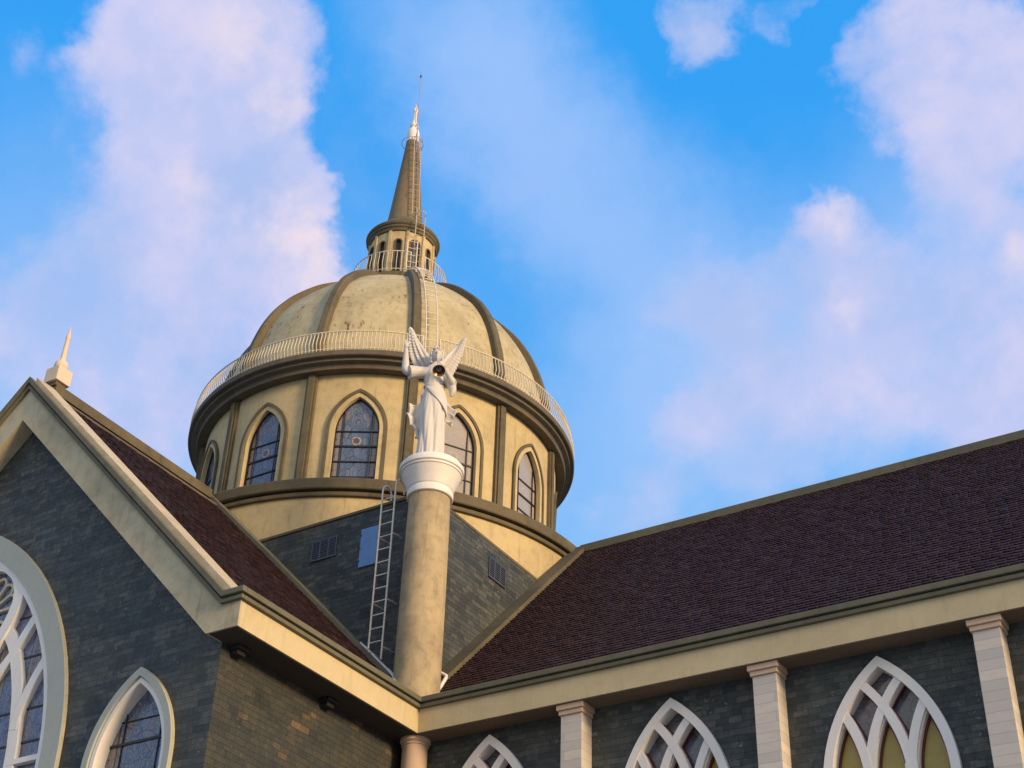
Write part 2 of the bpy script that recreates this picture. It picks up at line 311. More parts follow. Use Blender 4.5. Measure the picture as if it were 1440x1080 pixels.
# ------------------------------------------------------------------ object helpers
def tag(o, label=None, cat=None, group=None, kind=None):
    for k, v in (('label', label), ('category', cat), ('group', group), ('kind', kind)):
        if v: o[k] = v
    return o
ORIG = {}
def empty(name, loc, label=None, cat=None, group=None):
    o = bpy.data.objects.new(name, None); o.location = loc; COL.objects.link(o); o.empty_display_size = .3
    ORIG[o.name] = Vector(loc); return tag(o, label, cat, group)
class MB:
    def __init__(s): s.v = []; s.f = []; s.uv = {}
    def add(s, vs, fs):
        b = len(s.v); s.v += [tuple(v) for v in vs]; s.f += [tuple(b+i for i in f) for f in fs]; return s
    def box(s, x0, x1, y0, y1, z0, z1, M=None):
        vs = [(x, y, z) for x in (x0, x1) for y in (y0, y1) for z in (z0, z1)]
        if M: vs = [M(*v) for v in vs]
        return s.add(vs, [(0,1,3,2),(4,6,7,5),(0,4,5,1),(2,3,7,6),(0,2,6,4),(1,5,7,3)])
    def prism(s, poly, M, w0, w1):
        """poly of (u,v), extruded in w through M(u,v,w)"""
        n = len(poly); vs = [M(u, v, w0) for u, v in poly] + [M(u, v, w1) for u, v in poly]
        fs = [tuple(range(n)), tuple(reversed(range(n, 2*n)))] + [(i, n+i, n+(i+1) % n, (i+1) % n) for i in range(n)]
        return s.add(vs, fs)
    def ribbon(s, A, B, M, w0, w1, closed=False):
        """solid strip between polylines A and B in (u,v)"""
        n = len(A); vs = []
        for w in (w0, w1): vs += [M(u, v, w) for u, v in A] + [M(u, v, w) for u, v in B]
        fs = []; rng = range(n if closed else n-1)
        for i in rng:
            j = (i+1) % n
            fs += [(i, j, n+j, n+i), (2*n+i, 3*n+i, 3*n+j, 2*n+j), (i, 2*n+i, 2*n+j, j), (n+i, n+j, 3*n+j, 3*n+i)]
        if not closed: fs += [(0, n, 3*n, 2*n), (n-1, 3*n-1, 4*n-1, 2*n-1)]
        return s.add(vs, fs)
    def bar(s, P, wd, M, w0, w1):
        A = []; B = []
        for i, (u, v) in enumerate(P):
            a = P[max(i-1, 0)]; b = P[min(i+1, len(P)-1)]; dx, dy = b[0]-a[0], b[1]-a[1]; L = sqrt(dx*dx+dy*dy)
            wi = wd[i] if isinstance(wd, (list, tuple)) else wd
            nx, ny = -dy/L*wi/2, dx/L*wi/2; A.append((u+nx, v+ny)); B.append((u-nx, v-ny))
        return s.ribbon(A, B, M, w0, w1)
    def tube(s, P, r, n=6, closed=False, cap=True):
        P = [Vector(p) for p in P]; k = len(P); b = len(s.v); prev = None
        for i, p in enumerate(P):
            if closed: t = P[(i+1) % k] - P[i-1]
            else: t = P[min(i+1, k-1)] - P[max(i-1, 0)]
            t.normalize()
            if prev is None: a = t.orthogonal().normalized()
            else:
                a = prev - t*prev.dot(t); a = a.normalized() if a.length > 1e-6 else t.orthogonal().normalized()
            prev = a; c = t.cross(a); ri = r[i] if isinstance(r, (list, tuple)) else r
            for j in range(n):
                an = 2*pi*j/n; s.v.append(tuple(p + a*(ri*cos(an)) + c*(ri*sin(an))))
        for i in range(k if closed else k-1):
            i2 = (i+1) % k
            for j in range(n): s.f.append((b+i*n+j, b+i*n+(j+1) % n, b+i2*n+(j+1) % n, b+i2*n+j))
        if cap and not closed:
            s.f.append(tuple(b+j for j in reversed(range(n)))); s.f.append(tuple(b+(k-1)*n+j for j in range(n)))
        return s
    def lathe(s, prof, c, n=96, a0=0, a1=360, cap=False):
        full = abs(a1-a0) >= 359.9; m_ = n if full else n+1; b = len(s.v)
        for r, z in prof:
            for j in range(m_):
                a = radians(a0 + (a1-a0)*j/n); s.v.append((c[0]+r*cos(a), c[1]+r*sin(a), z))
        for i in range(len(prof)-1):
            for j in range(n):
                j2 = (j+1) % m_; s.f.append((b+i*m_+j, b+i*m_+j2, b+(i+1)*m_+j2, b+(i+1)*m_+j))
        return s
    def sweep(s, prof, path, M):
        """closed profile (out, up) swept along a plan path (a,b) with mitres; M(a,b,up)"""
        n = len(path); b = len(s.v); k = len(prof)
        for i, (x, y) in enumerate(path):
            def nrm(p, q):
                dx, dy = q[0]-p[0], q[1]-p[1]; L = sqrt(dx*dx+dy*dy); return (dy/L, -dx/L)
            if i == 0: nx, ny = nrm(path[0], path[1]); sc = 1
            elif i == n-1: nx, ny = nrm(path[-2], path[-1]); sc = 1
            else:
                n1 = nrm(path[i-1], path[i]); n2 = nrm(path[i], path[i+1]); nx, ny = n1[0]+n2[0], n1[1]+n2[1]
                L = sqrt(nx*nx+ny*ny); nx, ny = nx/L, ny/L; sc = 1/(nx*n1[0]+ny*n1[1])
            for o, z in prof: s.v.append(tuple(M(x+nx*o*sc, y+ny*o*sc, z)))
        for i in range(n-1):
            for j in range(k): s.f.append((b+i*k+j, b+i*k+(j+1) % k, b+(i+1)*k+(j+1) % k, b+(i+1)*k+j))
        s.f.append(tuple(b+j for j in range(k))); s.f.append(tuple(b+(n-1)*k+j for j in reversed(range(k))))
        return s
    def build(s, name, mt, parent=None, smooth=None, bevel=0, uv=None, label=None):
        o0 = Vector((0, 0, 0))
        p = parent
        while p is not None: o0 = o0 + p.location; p = p.parent
        me = bpy.data.meshes.new(name); me.from_pydata([tuple(Vector(v)-o0) for v in s.v], [], s.f)
        bm = bmesh.new(); bm.from_mesh(me); bmesh.ops.recalc_face_normals(bm, faces=bm.faces); bm.to_mesh(me); bm.free()
        if smooth is not None:
            me.shade_smooth(); me.set_sharp_from_angle(angle=radians(smooth))
        if uv:
            ul = me.uv_layers.new(name='UVMap')
            for lp in me.loops: ul.data[lp.index].uv = uv[lp.vertex_index]
        me.materials.append(mt)
        o = bpy.data.objects.new(name, me); COL.objects.link(o)
        if parent is not None: o.parent = parent
        if bevel:
            bv = o.modifiers.new('bevel', 'BEVEL'); bv.width = bevel; bv.segments = 2; bv.limit_method = 'ANGLE'; bv.angle_limit = radians(40)
        if label: o['label'] = label
        return o
def arch(a, R, zs, n=14, zb=None):
    """pointed arch outline left->apex->right; half width a, arc radius R, springing zs, foot zb"""
    H = sqrt(R*R-(R-a)**2); L = []
    if zb is not None and zb < zs: L.append((-a, zb))
    th = math.asin(H/R)
    for i in range(n+1):
        t = th*i/n; L.append((-(R*cos(t)-(R-a)), zs+R*sin(t)))
    return L + [(-u, v) for u, v in reversed(L[:-1])]
def arch_h(u, a, R, zs):
    u = min(abs(u), a); x = u+(R-a); return zs+sqrt(max(R*R-x*x, 0))
def wall_strips(mb, M, u0, u1, zb, ztop, wins, extra=(), step=None):
    """flat or curved wall made of upright strips with arched openings; wins: (uc,a,R,zs,sill)"""
    us = {u0, u1, *extra}
    for uc, a, R, zs, sill in wins:
        for u, v in arch(a, R, zs, 12): us.add(round(uc+u, 5))
    if step:
        k = int((u1-u0)/step)
        for i in range(k): us.add(u0+(u1-u0)*i/k)
    us = sorted(us)
    for p, q in zip(us[:-1], us[1:]):
        if q-p < 1e-5: continue
        mid = (p+q)/2; w = next((w for w in wins if abs(mid-w[0]) < w[1]), None)
        def quad(a0, b0, a1, b1):
            mb.add([M(p, a0, 0), M(q, b0, 0), M(q, b1, 0), M(p, a1, 0)], [(0, 1, 2, 3)])
        if w is None: quad(zb, zb, ztop(p), ztop(q))
        else:
            if w[4] > zb: quad(zb, zb, w[4], w[4])
            quad(arch_h(p-w[0], w[1], w[2], w[3]), arch_h(q-w[0], w[1], w[2], w[3]), ztop(p), ztop(q))
def ring_pts(a, R, zs, zb, d, n=14):
    return arch(a-d, R-d, zs, n, zb)
def pane_mesh(a, R, zs, zb, M, w, n=14):
    P = arch(a, R, zs, n, zb); h = len(P)//2; mb = MB(); uv = []
    for i in range(h+1):
        u, v = P[i]
        for s_ in (u, -u): mb.v.append(tuple(M(s_, v, w))); uv.append((s_/a, v-zb))
    for i in range(h): mb.f.append((2*i, 2*i+1, 2*i+3, 2*i+2))
    return mb, uv
AX = (-7.0, 7.0)
def cyl(phi, R):
    def M(u, v, w):
        a = radians(phi) + u/R; r = R+w; return (AX[0]+r*cos(a), AX[1]+r*sin(a), v)
    return M
def pol(phi, r, z): a = radians(phi); return (AX[0]+r*cos(a), AX[1]+r*sin(a), z)
ZG = -12.8

# ------------------------------------------------------------------ ground
g = MB(); g.add([(-1500, -1500, ZG), (1500, -1500, ZG), (1500, 1500, ZG), (-1500, 1500, ZG)], [(0, 1, 2, 3)])
tag(g.build('ground', GROUND), kind='structure')

# ------------------------------------------------------------------ church
church = empty('church', (-7, 7, ZG), 'large church with a ribbed cream dome, dark slate walls and steep maroon shingle roofs', 'church')
WX, WY, GY = -.75, .60, -4.73     # wing side wall, long wing wall, gable wall planes
FXY, SOF = -.113, -.666
MGAB = lambda u, v, w: (u, GY - w, v)         # gable wall facing -Y
MFAC = lambda u, v, w: (u, WY - w, v)         # long wing wall facing -Y
# walls
BIGW = (-7.18, 3.06, 6.05, -2.25, -7.5); SMW = [(-2.47, 1.0, 1.95, -2.5, -6.2), (-11.6, 1.0, 1.95, -2.5, -6.2)]
mb = MB()
wall_strips(mb, MGAB, -13.25, WX, ZG, lambda u: 6.0-abs(u+7)-.2 if True else 0, [(BIGW[0], BIGW[1]-.12, BIGW[2]-.12, BIGW[3], BIGW[4])]+[(w[0], w[1]-.1, w[2]-.1, w[3], w[4]) for w in SMW], extra=(-7,))
mb.build('gable_wall', SLATE, church)
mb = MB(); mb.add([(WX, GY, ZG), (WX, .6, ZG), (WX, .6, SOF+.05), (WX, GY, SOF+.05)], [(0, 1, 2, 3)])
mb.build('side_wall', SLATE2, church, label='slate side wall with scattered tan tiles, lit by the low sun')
mb = MB(); mb.add([(-13.25, GY, ZG), (-13.25, .6, ZG), (-13.25, .6, -.6), (-13.25, GY, -.6)], [(0, 1, 2, 3)])
mb.build('far_wall', SLATE, church)
WC = [1.25, 4.97, 8.70, 12.42]; WA, WR, WZ = 1.10, 2.55, -2.9
XE = 26.0
mb = MB(); wall_strips(mb, MFAC, WX, XE, ZG, lambda u: SOF+.05, [(c, WA-.02, WR-.02, WZ, -8.0) for c in WC])
mb.add([(XE, .6, ZG), (XE, 13.4, ZG), (XE, 13.4, -.4), (XE, 7, 6.5), (XE, .6, -.4)], [(0, 1, 2, 3, 4)])
mb.add([(WX, 13.4, ZG), (XE, 13.4, ZG), (XE, 13.4, -.4), (WX, 13.4, -.4)], [(0, 1, 2, 3)])
mb.build('long_wall', SLATE, church)
# tower box under the dome
mb = MB(); mb.box(-13.27, -.73, .73, 13.27, -1.0, 5.05); mb.build('tower_wall', SLATE, church, label='square slate base under the dome')
mb = MB(); mb.box(-13.29, -.72, .70, 13.28, 5.052, 5.115); mb.build('tower_coping', TRIM, church)
# fascias (eave bands) and gable band
mb = MB(); mb.box(WX-.25, FXY, -4.70, WY+.2, SOF, -.18); mb.box(-.449, FXY, -5.0595, -4.70, SOF, -.18); mb.build('eave_band', FASC, church, label='sunlit cream eave band of the gabled wing')
mb = MB(); mb.box(FXY+.0005, XE+.3, -FXY, WY+.25, SOF+.001, -.18); mb.build('eave_band', FASC, church, label='beige eave band of the long wing')
R_ = [(-7, 6.5), (-.50, 0.0), (-.45, -.03), (-.45, SOF), (-.80, SOF), (-7, 5.55)]
L_ = [(-14-u, v) for u, v in R_]
MG = lambda u, v, w: (u, w, v)
mb = MB(); mb.prism(R_, MG, -5.104, -4.702); mb.prism(list(reversed(L_)), MG, -5.104, -4.702)
mb.box(-.45, FXY, -5.104, -5.06, SOF, -.03)
mb.build('gable_band', BEIGE, church, label='wide beige band following the gable')
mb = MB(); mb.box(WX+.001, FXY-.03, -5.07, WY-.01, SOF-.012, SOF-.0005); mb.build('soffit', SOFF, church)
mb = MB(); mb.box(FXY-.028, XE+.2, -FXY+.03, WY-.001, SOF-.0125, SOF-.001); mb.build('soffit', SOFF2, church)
# gutters and mouldings
prof1 = [(0, -.105), (0, 0), (-.30, 0), (-.30, -.105)]; prof2 = [(-.040, -.205), (-.040, -.128), (-.30, -.128), (-.30, -.205)]
MS = lambda a, b, z: (a, b, z)
path = [(0, -5.10), (0, 0), (XE+.4, 0)]
mb = MB()
for pr in (prof1, prof2, [(-.075, -.129), (-.075, -.104), (-.3, -.104), (-.3, -.129)]): mb.sweep(pr, path, MS)
mb.build('gutter', GUTT, church, bevel=.012)
rk = [(-14.0, 0.0), (-13.56, 0.0), (-7, 6.60), (-.44, 0.0), (0.0, 0.0)]
def MR(a, b, w): return (a, w, b)     # path in x,z; profile 'up' is y
mb = MB()
def rake(path, d0, d1, y0, y1):
    mb.sweep([(-d0, y0), (-d0, y1), (-d1, y1), (-d1, y0)], path, MR)
# sweep normal points right of travel (down/out); offset inwards = downwards
rr_ = list(reversed(rk))
rake(rr_, 0, .105, -5.215, -5.103); 
rake([(-.04, 0.0)]+rr_[1:-1]+[(-13.96, 0.0)], .128, .205, -5.172, -5.103)
rake([(-.075, 0.0)]+rr_[1:-1]+[(-13.925, 0.0)], .104, .129, -5.14, -5.103)
mb.build('gable_moulding', GUTT, church, bevel=.012)
# coping on the gable edge
def slopebox(mb, x0, x1, y0, y1, off0, off1):
    """slab parallel to the gabled wing's right slope: z = -x + off"""
    vs = [(x, y, -x+o) for x in (x0, x1) for y in (y0, y1) for o in (off0, off1)]
    mb.add(vs, [(0,1,3,2),(4,6,7,5),(0,4,5,1),(2,3,7,6),(0,2,6,4),(1,5,7,3)])
def slopebox_l(mb, x0, x1, y0, y1, off0, off1):
    vs = [(-14-x, y, -x+o) for x in (x0, x1) for y in (y0, y1) for o in (off0, off1)]
    mb.add(vs, [(0,1,3,2),(4,6,7,5),(0,4,5,1),(2,3,7,6),(0,2,6,4),(1,5,7,3)])
mb = MB(); slopebox(mb, -.20, -6.9, -5.11, -4.62, -.46, -.29); slopebox_l(mb, -.20, -6.9, -5.11, -4.62, -.46, -.29)
mb.build('gable_coping', COPE, church, bevel=.01, label='pale stone coping along the gable edge')
# roofs: courses of separate shingles, each slightly out of true
def tiles(mb, org, al, up, nrm, L, S_, w=.185, ex=.145, th=.020):
    org, al, up, nrm = Vector(org), Vector(al), Vector(up), Vector(nrm)
    rows = int(S_/ex)
    for r in range(rows):
        x = -w*(.5 if r % 2 else 0)-random.uniform(0, .03)
        while x < L:
            ww = w*random.uniform(.9, 1.08); x0, x1 = max(x, 0), min(x+ww-.006, L)
            if x1-x0 > .03:
                y0 = r*ex+random.uniform(-.007, .007); y1 = r*ex+ex*1.18; hb = th+random.uniform(-.004, .008); ht = .006; c = min(.034, (x1-x0)*.3)
                def Pt(a, b, h): return org+al*a+up*b+nrm*h
                tl = random.uniform(-.004, .004)
                V = [Pt(x0, y0+.030, hb+tl), Pt(x0+c, y0, hb+tl), Pt(x1-c, y0, hb-tl), Pt(x1, y0+.030, hb-tl), Pt(x1, y1, ht), Pt(x0, y1, ht),
                     Pt(x0, y0+.030, -.005), Pt(x0+c, y0, -.005), Pt(x1-c, y0, -.005), Pt(x1, y0+.030, -.005), Pt(x1, y1, -.005), Pt(x0, y1, -.005)]
                mb.add(V, [(0, 1, 2, 3, 4, 5), (0, 6, 7, 1), (1, 7, 8, 2), (2, 8, 9, 3), (3, 9, 10, 4), (5, 11, 6, 0)])
            x += ww
q_ = 1/sqrt(2)
mb = MB(); x_ = -.25
tiles(mb, (x_, -4.55, -x_-.42), (0, 1, 0), (-q_, 0, q_), (q_, 0, q_), 5.15, 9.55)
mb.add([(x_, -4.6, -x_-.425), (-7, -4.6, 6.575), (-7, .75, 6.575), (x_, .75, -x_-.425)], [(0, 1, 2, 3)])
mb.build('wing_roof', ROOF, church, label='maroon shingle slope of the gabled wing')
mb = MB(); mb.add([(-13.75, -4.6, -.17), (-7, -4.6, 6.58), (-7, .75, 6.58), (-13.75, .75, -.17)], [(0, 1, 2, 3)]); mb.build('far_roof', ROOF, church)
mb = MB(); y_ = .25
tiles(mb, (-.45, y_, y_-.42), (1, 0, 0), (0, q_, q_), (0, -q_, q_), 18.5, 9.5, th=.030)
mb.add([(-.73, y_, y_-.425), (-.73, 7, 6.575), (XE+.2, 7, 6.575), (XE+.2, y_, y_-.425)], [(0, 1, 2, 3)])
mb.build('long_roof', ROOF2, church, label='long purple-brown shingle roof slope')
mb = MB(); mb.add([(-.73, 13.75, -.17), (-.73, 7, 6.58), (XE+.2, 7, 6.58), (XE+.2, 13.75, -.17)], [(0, 1, 2, 3)]); mb.build('far_roof', ROOF, church)
# ridge caps
mb = MB(); mb.prism([(-.15, -.27), (-.15, -.04), (-.11, 0), (.11, 0), (.15, -.04), (.15, -.27)], lambda u, v, w: (-7+u, w, 6.77+v), -4.6, .45)
mb.build('ridge_cap', TRIM, church, bevel=.01)
mb = MB(); slopebox(mb, -6.62, -6.70, -4.52, .45, -.42, -.36); mb.build('ridge_strip', TRIM, church)
mb = MB(); mb.prism([(-.17, -.33), (-.17, -.04), (-.12, 0), (.12, 0), (.17, -.04), (.17, -.33)], lambda u, v, w: (w, 7+u, 6.68+v), -.42, XE+.3)
mb.build('ridge_cap', GUTT, church, bevel=.01)
# flashings at the foot of the tower walls
mb = MB(); slopebox(mb, -.60, -7.05, .44, .735, -.44, -.27); mb.build('flashing', GUTT, church, bevel=.01)
mb = MB()
vs = [(x, y, y+o) for y in (.62, 7.0) for x in (-.735, -.30) for o in (-.44, -.27)]
mb.add(vs, [(0,1,3,2),(4,6,7,5),(0,4,5,1),(2,3,7,6),(0,2,6,4),(1,5,7,3)]); mb.build('flashing', TRIM, church, bevel=.01, label='wide ochre-brown flashing beside the long roof')
# lower drum and ring moulding
mb = MB(); mb.lathe([(6.25, 4.9), (6.25, 6.32)], AX, 128); mb.build('lower_drum', CREAM, church, smooth=30, label='plain cream curved wall below the ring moulding')
mb = MB(); mb.lathe([(6.2, 6.29), (6.33, 6.29), (6.34, 6.31), (6.34, 6.385), (6.32, 6.40), (6.26, 6.405), (6.26, 6.44), (6.40, 6.445), (6.42, 6.47), (6.42, 6.70), (6.39, 6.74), (6.30, 6.76), (4.9, 6.86)], AX, 160)
mb.build('ring_moulding', TRIM, church, smooth=25)
# drum with windows
DR = 4.95; DW_ = dict(a=.60, R=1.15, zs=9.02, zb=7.25)
drum_phis = [-150, -120, -90, -60, -30, 0, 30]
mb = MB(); sect = DR*radians(30)/2
for k in range(12):
    phi = -60+30*k; M = cyl(phi, DR)
    real = any(abs((phi-p) % 360) < 1 or abs((phi-p) % 360-360) < 1 for p in drum_phis)
    wall_strips(mb, M, -sect, sect, 6.84, lambda u: 10.80, [(0, DW_['a'], DW_['R'], DW_['zs'], DW_['zb'])] if real else [], step=.26)
mb.build('drum_wall', CREAM, church)
mb = MB()
def drum_pilaster(phi):
    M = cyl(phi, DR); mb.box(-.145, .145, 6.84, 10.72, -.02, .09, M=lambda u, v, w: M(u, v, w)); mb.box(-.085, .085, 6.84, 10.722, .0885, .135, M=lambda u, v, w: M(u, v, w))
for k in range(12):
    mb = MB(); drum_pilaster(-45+30*k); mb.build('drum_pilaster', TRIM, church, bevel=.01)
for phi in drum_phis:
    M = cyl(phi, DR); a, R, zs, zb = DW_['a'], DW_['R'], DW_['zs'], DW_['zb']
    mb = MB(); mb.ribbon(arch(a+.17, R+.17, zs, 14, zb), arch(a+.09, R+.09, zs, 14, zb), M, -.02, .065)
    fr = mb.build('drum_window', TRIM, church, smooth=30)
    mb = MB(); mb.ribbon(arch(a+.093, R+.093, zs, 14, zb), arch(a-.03, R-.03, zs, 14, zb), M, -.17, .03); mb.build('window_surround', CREAM, fr, smooth=30)
    pm, uv = pane_mesh(a, R, zs, zb, M, -.12)
    pm.build('stained_pane', GLASSW if phi in (-30, 0) else GLASS, fr, uv=uv)
    mb = MB(); a2 = a-.03
    mb.ribbon(arch(a2+.002, R-.028, zs, 14, zb), arch(a2-.028, R-.058, zs, 14, zb), M, -.13, -.085)
    for z, t in ((9.04, .012), (8.60, .022), (8.15, .012), (7.70, .02)):
        hw = a2; mb.box(-hw, hw, z-t, z+t, -.125, -.09, M=M)
    for u in (-.36, .36): mb.box(u-.008, u+.008, zb, arch_h(u, a2, R-.03, zs), -.124, -.094, M=M)
    mb.build('glazing_bars', BAR, fr)
# balcony slab
mb = MB(); mb.lathe([(4.9, 10.72), (5.20, 10.70), (5.22, 10.71), (5.22, 10.80), (5.24, 10.83), (5.36, 10.87), (5.36, 10.935), (5.38, 10.95), (5.46, 10.96), (5.48, 10.98), (5.48, 11.11), (5.46, 11.135), (4.6, 11.16)], AX, 180)
mb.build('balcony_slab', DARKTRIM, church, smooth=25)
def railing(name, R, z0, z1, gap, n, bulge, rr=.016, parent=church):
    a0, a1 = gap; tot_ = 360-(a1-a0); mb = MB(); K = 150 if R > 3 else 60
    for z, r in ((z1, rr*1.35), (z0+.07, rr)):
        mb.tube([pol(a1+tot_*i/K, R, z) for i in range(K+1)], r, 6)
    for i in range(n+1):
        ph = a1+tot_*i/n; P = []
        for t, o in ((0, 0), (.15, .25), (.35, 1), (.55, .75), (.8, .1), (1, 0)): P.append(pol(ph, R+bulge*o, z0+.07*(t == 0)*0+(z1-z0)*t))
        mb.tube(P, rr*.85, 4, cap=False)
    for ph in (a0, a1): mb.tube([pol(ph, R, z0-.02), pol(ph, R, z1+.02)], rr*1.5, 6)
    return mb.build(name, RAILM, parent)
railing('balcony_railing', 5.41, 11.15, 11.76, (-43.8, -38.9), 330, .06)
# dome
PR = [(5.02, 11.10), (5.02, 11.5), (4.93, 12.2), (4.83, 12.7), (4.60, 13.5), (4.30, 14.2), (3.90, 14.85), (3.43, 15.4), (2.95, 15.88), (2.45, 16.27), (2.0, 16.55), (1.4, 16.82), (1.0, 16.95)]
def catmull(P, n=4):
    out = []
    for i in range(len(P)-1):
        p0 = P[max(i-1, 0)]; p1 = P[i]; p2 = P[i+1]; p3 = P[min(i+2, len(P)-1)]
        for k in range(n):
            t = k/n; out.append(tuple(.5*((2*b)+(c-a)*t+(2*a-5*b+4*c-d)*t*t+(-a+3*b-3*c+d)*t**3) for a, b, c, d in zip(p0, p1, p2, p3)))
    return out+[P[-1]]
PRS = catmull(PR)
def offs(P, d):
    out = []
    for i, (r, z) in enumerate(P):
        a = P[max(i-1, 0)]; b = P[min(i+1, len(P)-1)]; dx, dz = b[0]-a[0], b[1]-a[1]; L = sqrt(dx*dx+dz*dz); out.append((r-dz/L*d, z+dx/L*d))
    return out
INN = offs(PRS, .20)
mb = MB(); mb.lathe(INN, AX, 144); dome = mb.build('dome', DOMEC, church, smooth=40)
for k in range(12):
    phi = -45+30*k; mb = MB(); e = radians(phi); ex = Vector((cos(e), sin(e), 0)); ey = Vector((-sin(e), cos(e), 0))
    low = offs(PRS, .26); hi = PRS; V = []; 
    lo2 = offs(PRS, .04)
    hw = .135
    for i in range(len(PRS)):
        taper = 1 - .35*i/len(PRS)
        for (r, z), s_ in ((low[i], -1), (lo2[i], -1), (hi[i], -.72), (hi[i], .72), (lo2[i], 1), (low[i], 1)):
            V.append(Vector((AX[0], AX[1], z)) + ex*r + ey*(hw*taper*s_))
    F = [(i*6+j, i*6+j+1, (i+1)*6+j+1, (i+1)*6+j) for i in range(len(PRS)-1) for j in range(5)]
    F += [(0, 1, 2, 3, 4, 5)]
    mb.add(V, F); mb.build('rib', TRIM, dome, smooth=30)
# lantern
lan = MB().lathe([(1.0, 16.55), (1.25, 16.62), (1.42, 16.72), (1.47, 16.80), (1.47, 16.98), (1.40, 17.01), (.9, 17.03)], AX, 80).build('lantern', TRIM, church, smooth=30, label='small round lantern on top of the dome')
LRr = 1.02
mb = MB(); sect = LRr*radians(30)/2
for k in range(12):
    M = cyl(-60+30*k, LRr); big = k in (1, 4, 7, 10)
    a = .15 if big else .095
    wall_strips(mb, M, -sect, sect, 17.0, lambda u: 19.05, [(0, a, a*1.02, 18.50, 17.30 if not big else 17.05)], step=.09)
mb.build('lantern_wall', CREAM, lan)
for k in range(12):
    M = cyl(-60+30*k, LRr); big = k in (1, 4, 7, 10); a = .15 if big else .095; zb = 17.30 if not big else 17.05
    mb = MB(); mb.ribbon(arch(a+.035, (a+.035)*1.02, 18.50, 8, zb), arch(a-.004, (a-.004)*1.02, 18.50, 8, zb), M, -.10, .02); mb.build('window_frame', TRIM, lan, smooth=30)
    pm, uv = pane_mesh(a, a*1.02, 18.5, zb, M, -.07, 8); pm.build('dark_pane', DARKM, lan, uv=uv)
    mb = MB(); Mp = cyl(-45+30*k, LRr); mb.box(-.045, .045, 17.02, 18.98, -.01, .045, M=Mp); mb.build('lantern_pilaster', CREAM, lan)
mb = MB(); mb.lathe([(.98, 18.93), (1.07, 18.95), (1.08, 19.04), (1.12, 19.07), (1.12, 19.14), (1.16, 19.17), (1.175, 19.24), (1.15, 19.29), (1.06, 19.36), (.92, 19.52), (.80, 19.68), (.70, 19.76), (.68, 19.80), (.66, 19.86), (.63, 19.88), (.5, 19.90)], AX, 80)
mb.build('lantern_cornice', TRIM, lan, smooth=28)
railing('lantern_railing', 1.45, 17.02, 17.78, (-41, -22), 62, .05, .013)
# spire
spz = [(.585, 19.86), (.575, 20.0), (.50, 20.7), (.41, 21.6), (.33, 22.4), (.27, 23.0), (.215, 23.62), (.20, 23.66)]
spire = MB().lathe(spz, AX, 48).build('spire', plaster('spire_plaster', (.20, .15, .085), (.12, .085, .05), .9, .7), church, smooth=40)
mb = MB(); mb.lathe([(.19, 23.64), (.225, 23.68), (.20, 23.74), (.17, 23.80), (.19, 23.88), (.21, 24.0), (.205, 24.12), (.17, 24.24), (.11, 24.32), (.105, 24.36), (.145, 24.40), (.145, 24.46), (.10, 24.50), (.105, 24.57), (.08, 24.64), (.066, 24.72), (.055, 25.05), (.06, 25.09), (.082, 25.13), (.085, 25.20), (.06, 25.27), (.015, 25.44), (0.001, 25.46)], AX, 24)
mb.build('finial', WHITE, spire, smooth=45)

# pilasters and capital of the long wing
for c in (3.14, 6.84, 10.565, 14.3):
    mb = MB(); mb.box(c-.215, c+.215, .238, WY+.05, ZG, -.86); p_ = mb.build('pilaster', TRAV, church, bevel=.008)
    mb = MB(); mb.box(c-.245, c+.245, .200, WY+.04, -.8595, -.775); mb.box(c-.275, c+.275, .165, WY+.03, -.775, SOF-.0008); mb.build('capital', PINK, p_, bevel=.01)
    mb = MB(); mb.box(c-.20, c+.20, .27, WY+.02, ZG, -.87)
# round column below the inner corner
mb = MB(); cc = (-.35, .40); mb.lathe([(.245, ZG), (.245, -.82), (.265, -.815), (.27, -.79), (.25, -.775), (.27, -.76), (.295, -.74), (.295, SOF)], cc, 40)
mb.build('round_column', PINK, church, smooth=35, label='peach round column under the inner corner of the eaves')
# brackets under the soffit of the gabled wing
for y in (-4.42, -1.95):
    mb = MB(); mb.box(WX-.01, -.50, y-.15, y+.15, -.75, SOF-.014); mb.box(WX-.011, -.57, y-.10, y+.10, -.83, -.75); mb.build('bracket', BRK, church, bevel=.012)

# gable windows
def win_frame(M, a, R, zs, zb, name, fw, parent):
    mb = MB(); mb.ribbon(arch(a, R, zs, 18, zb), arch(a-fw, R-fw, zs, 18, zb), M, -.03, .09)
    o = mb.build(name, FRAMEG, parent, smooth=30)
    mb = MB(); mb.ribbon(arch(a+.006, R+.006, zs, 18, zb), arch(a-.045, R-.045, zs, 18, zb), M, -.03, .04); mb.build('outer_bead', BEIGE, o, smooth=30)
    return o
for uc, a, R, zs, sill in SMW:
    M = lambda u, v, w, uc=uc: MGAB(uc+u, v, w)
    o = win_frame(M, a, R, zs, sill, 'gable_window', .135, church)
    mb = MB(); mb.ribbon(arch(a-.15, R-.15, zs, 18, sill), arch(a-.235, R-.235, zs, 18, sill), M, -.30, .045)
    mb.build('reveal', WHITE, o, smooth=30)
    pm, uv = pane_mesh(a-.21, R-.21, zs, sill, M, -.22); pm.build('stained_pane', GLASS, o, uv=uv)
    mb = MB()
    for z, t in ((-2.02, .022), (-3.0, .015), (-4.0, .02), (-5.0, .02), (-1.62, .008), (-2.75, .008)): mb.box(-(a-.24), a-.24, z-t, z+t, -.215, -.195, M=M)
    for u in (-.42, .42): mb.box(u-.008, u+.008, sill, arch_h(u, a-.24, R-.24, zs), -.214, -.196, M=M)
    mb.build('glazing_bars', BAR, o)
uc, a, R, zs, sill = BIGW
M = lambda u, v, w: MGAB(-7.18+u, v, w)
big = win_frame(M, a, R, zs, sill, 'great_window', .41, church)
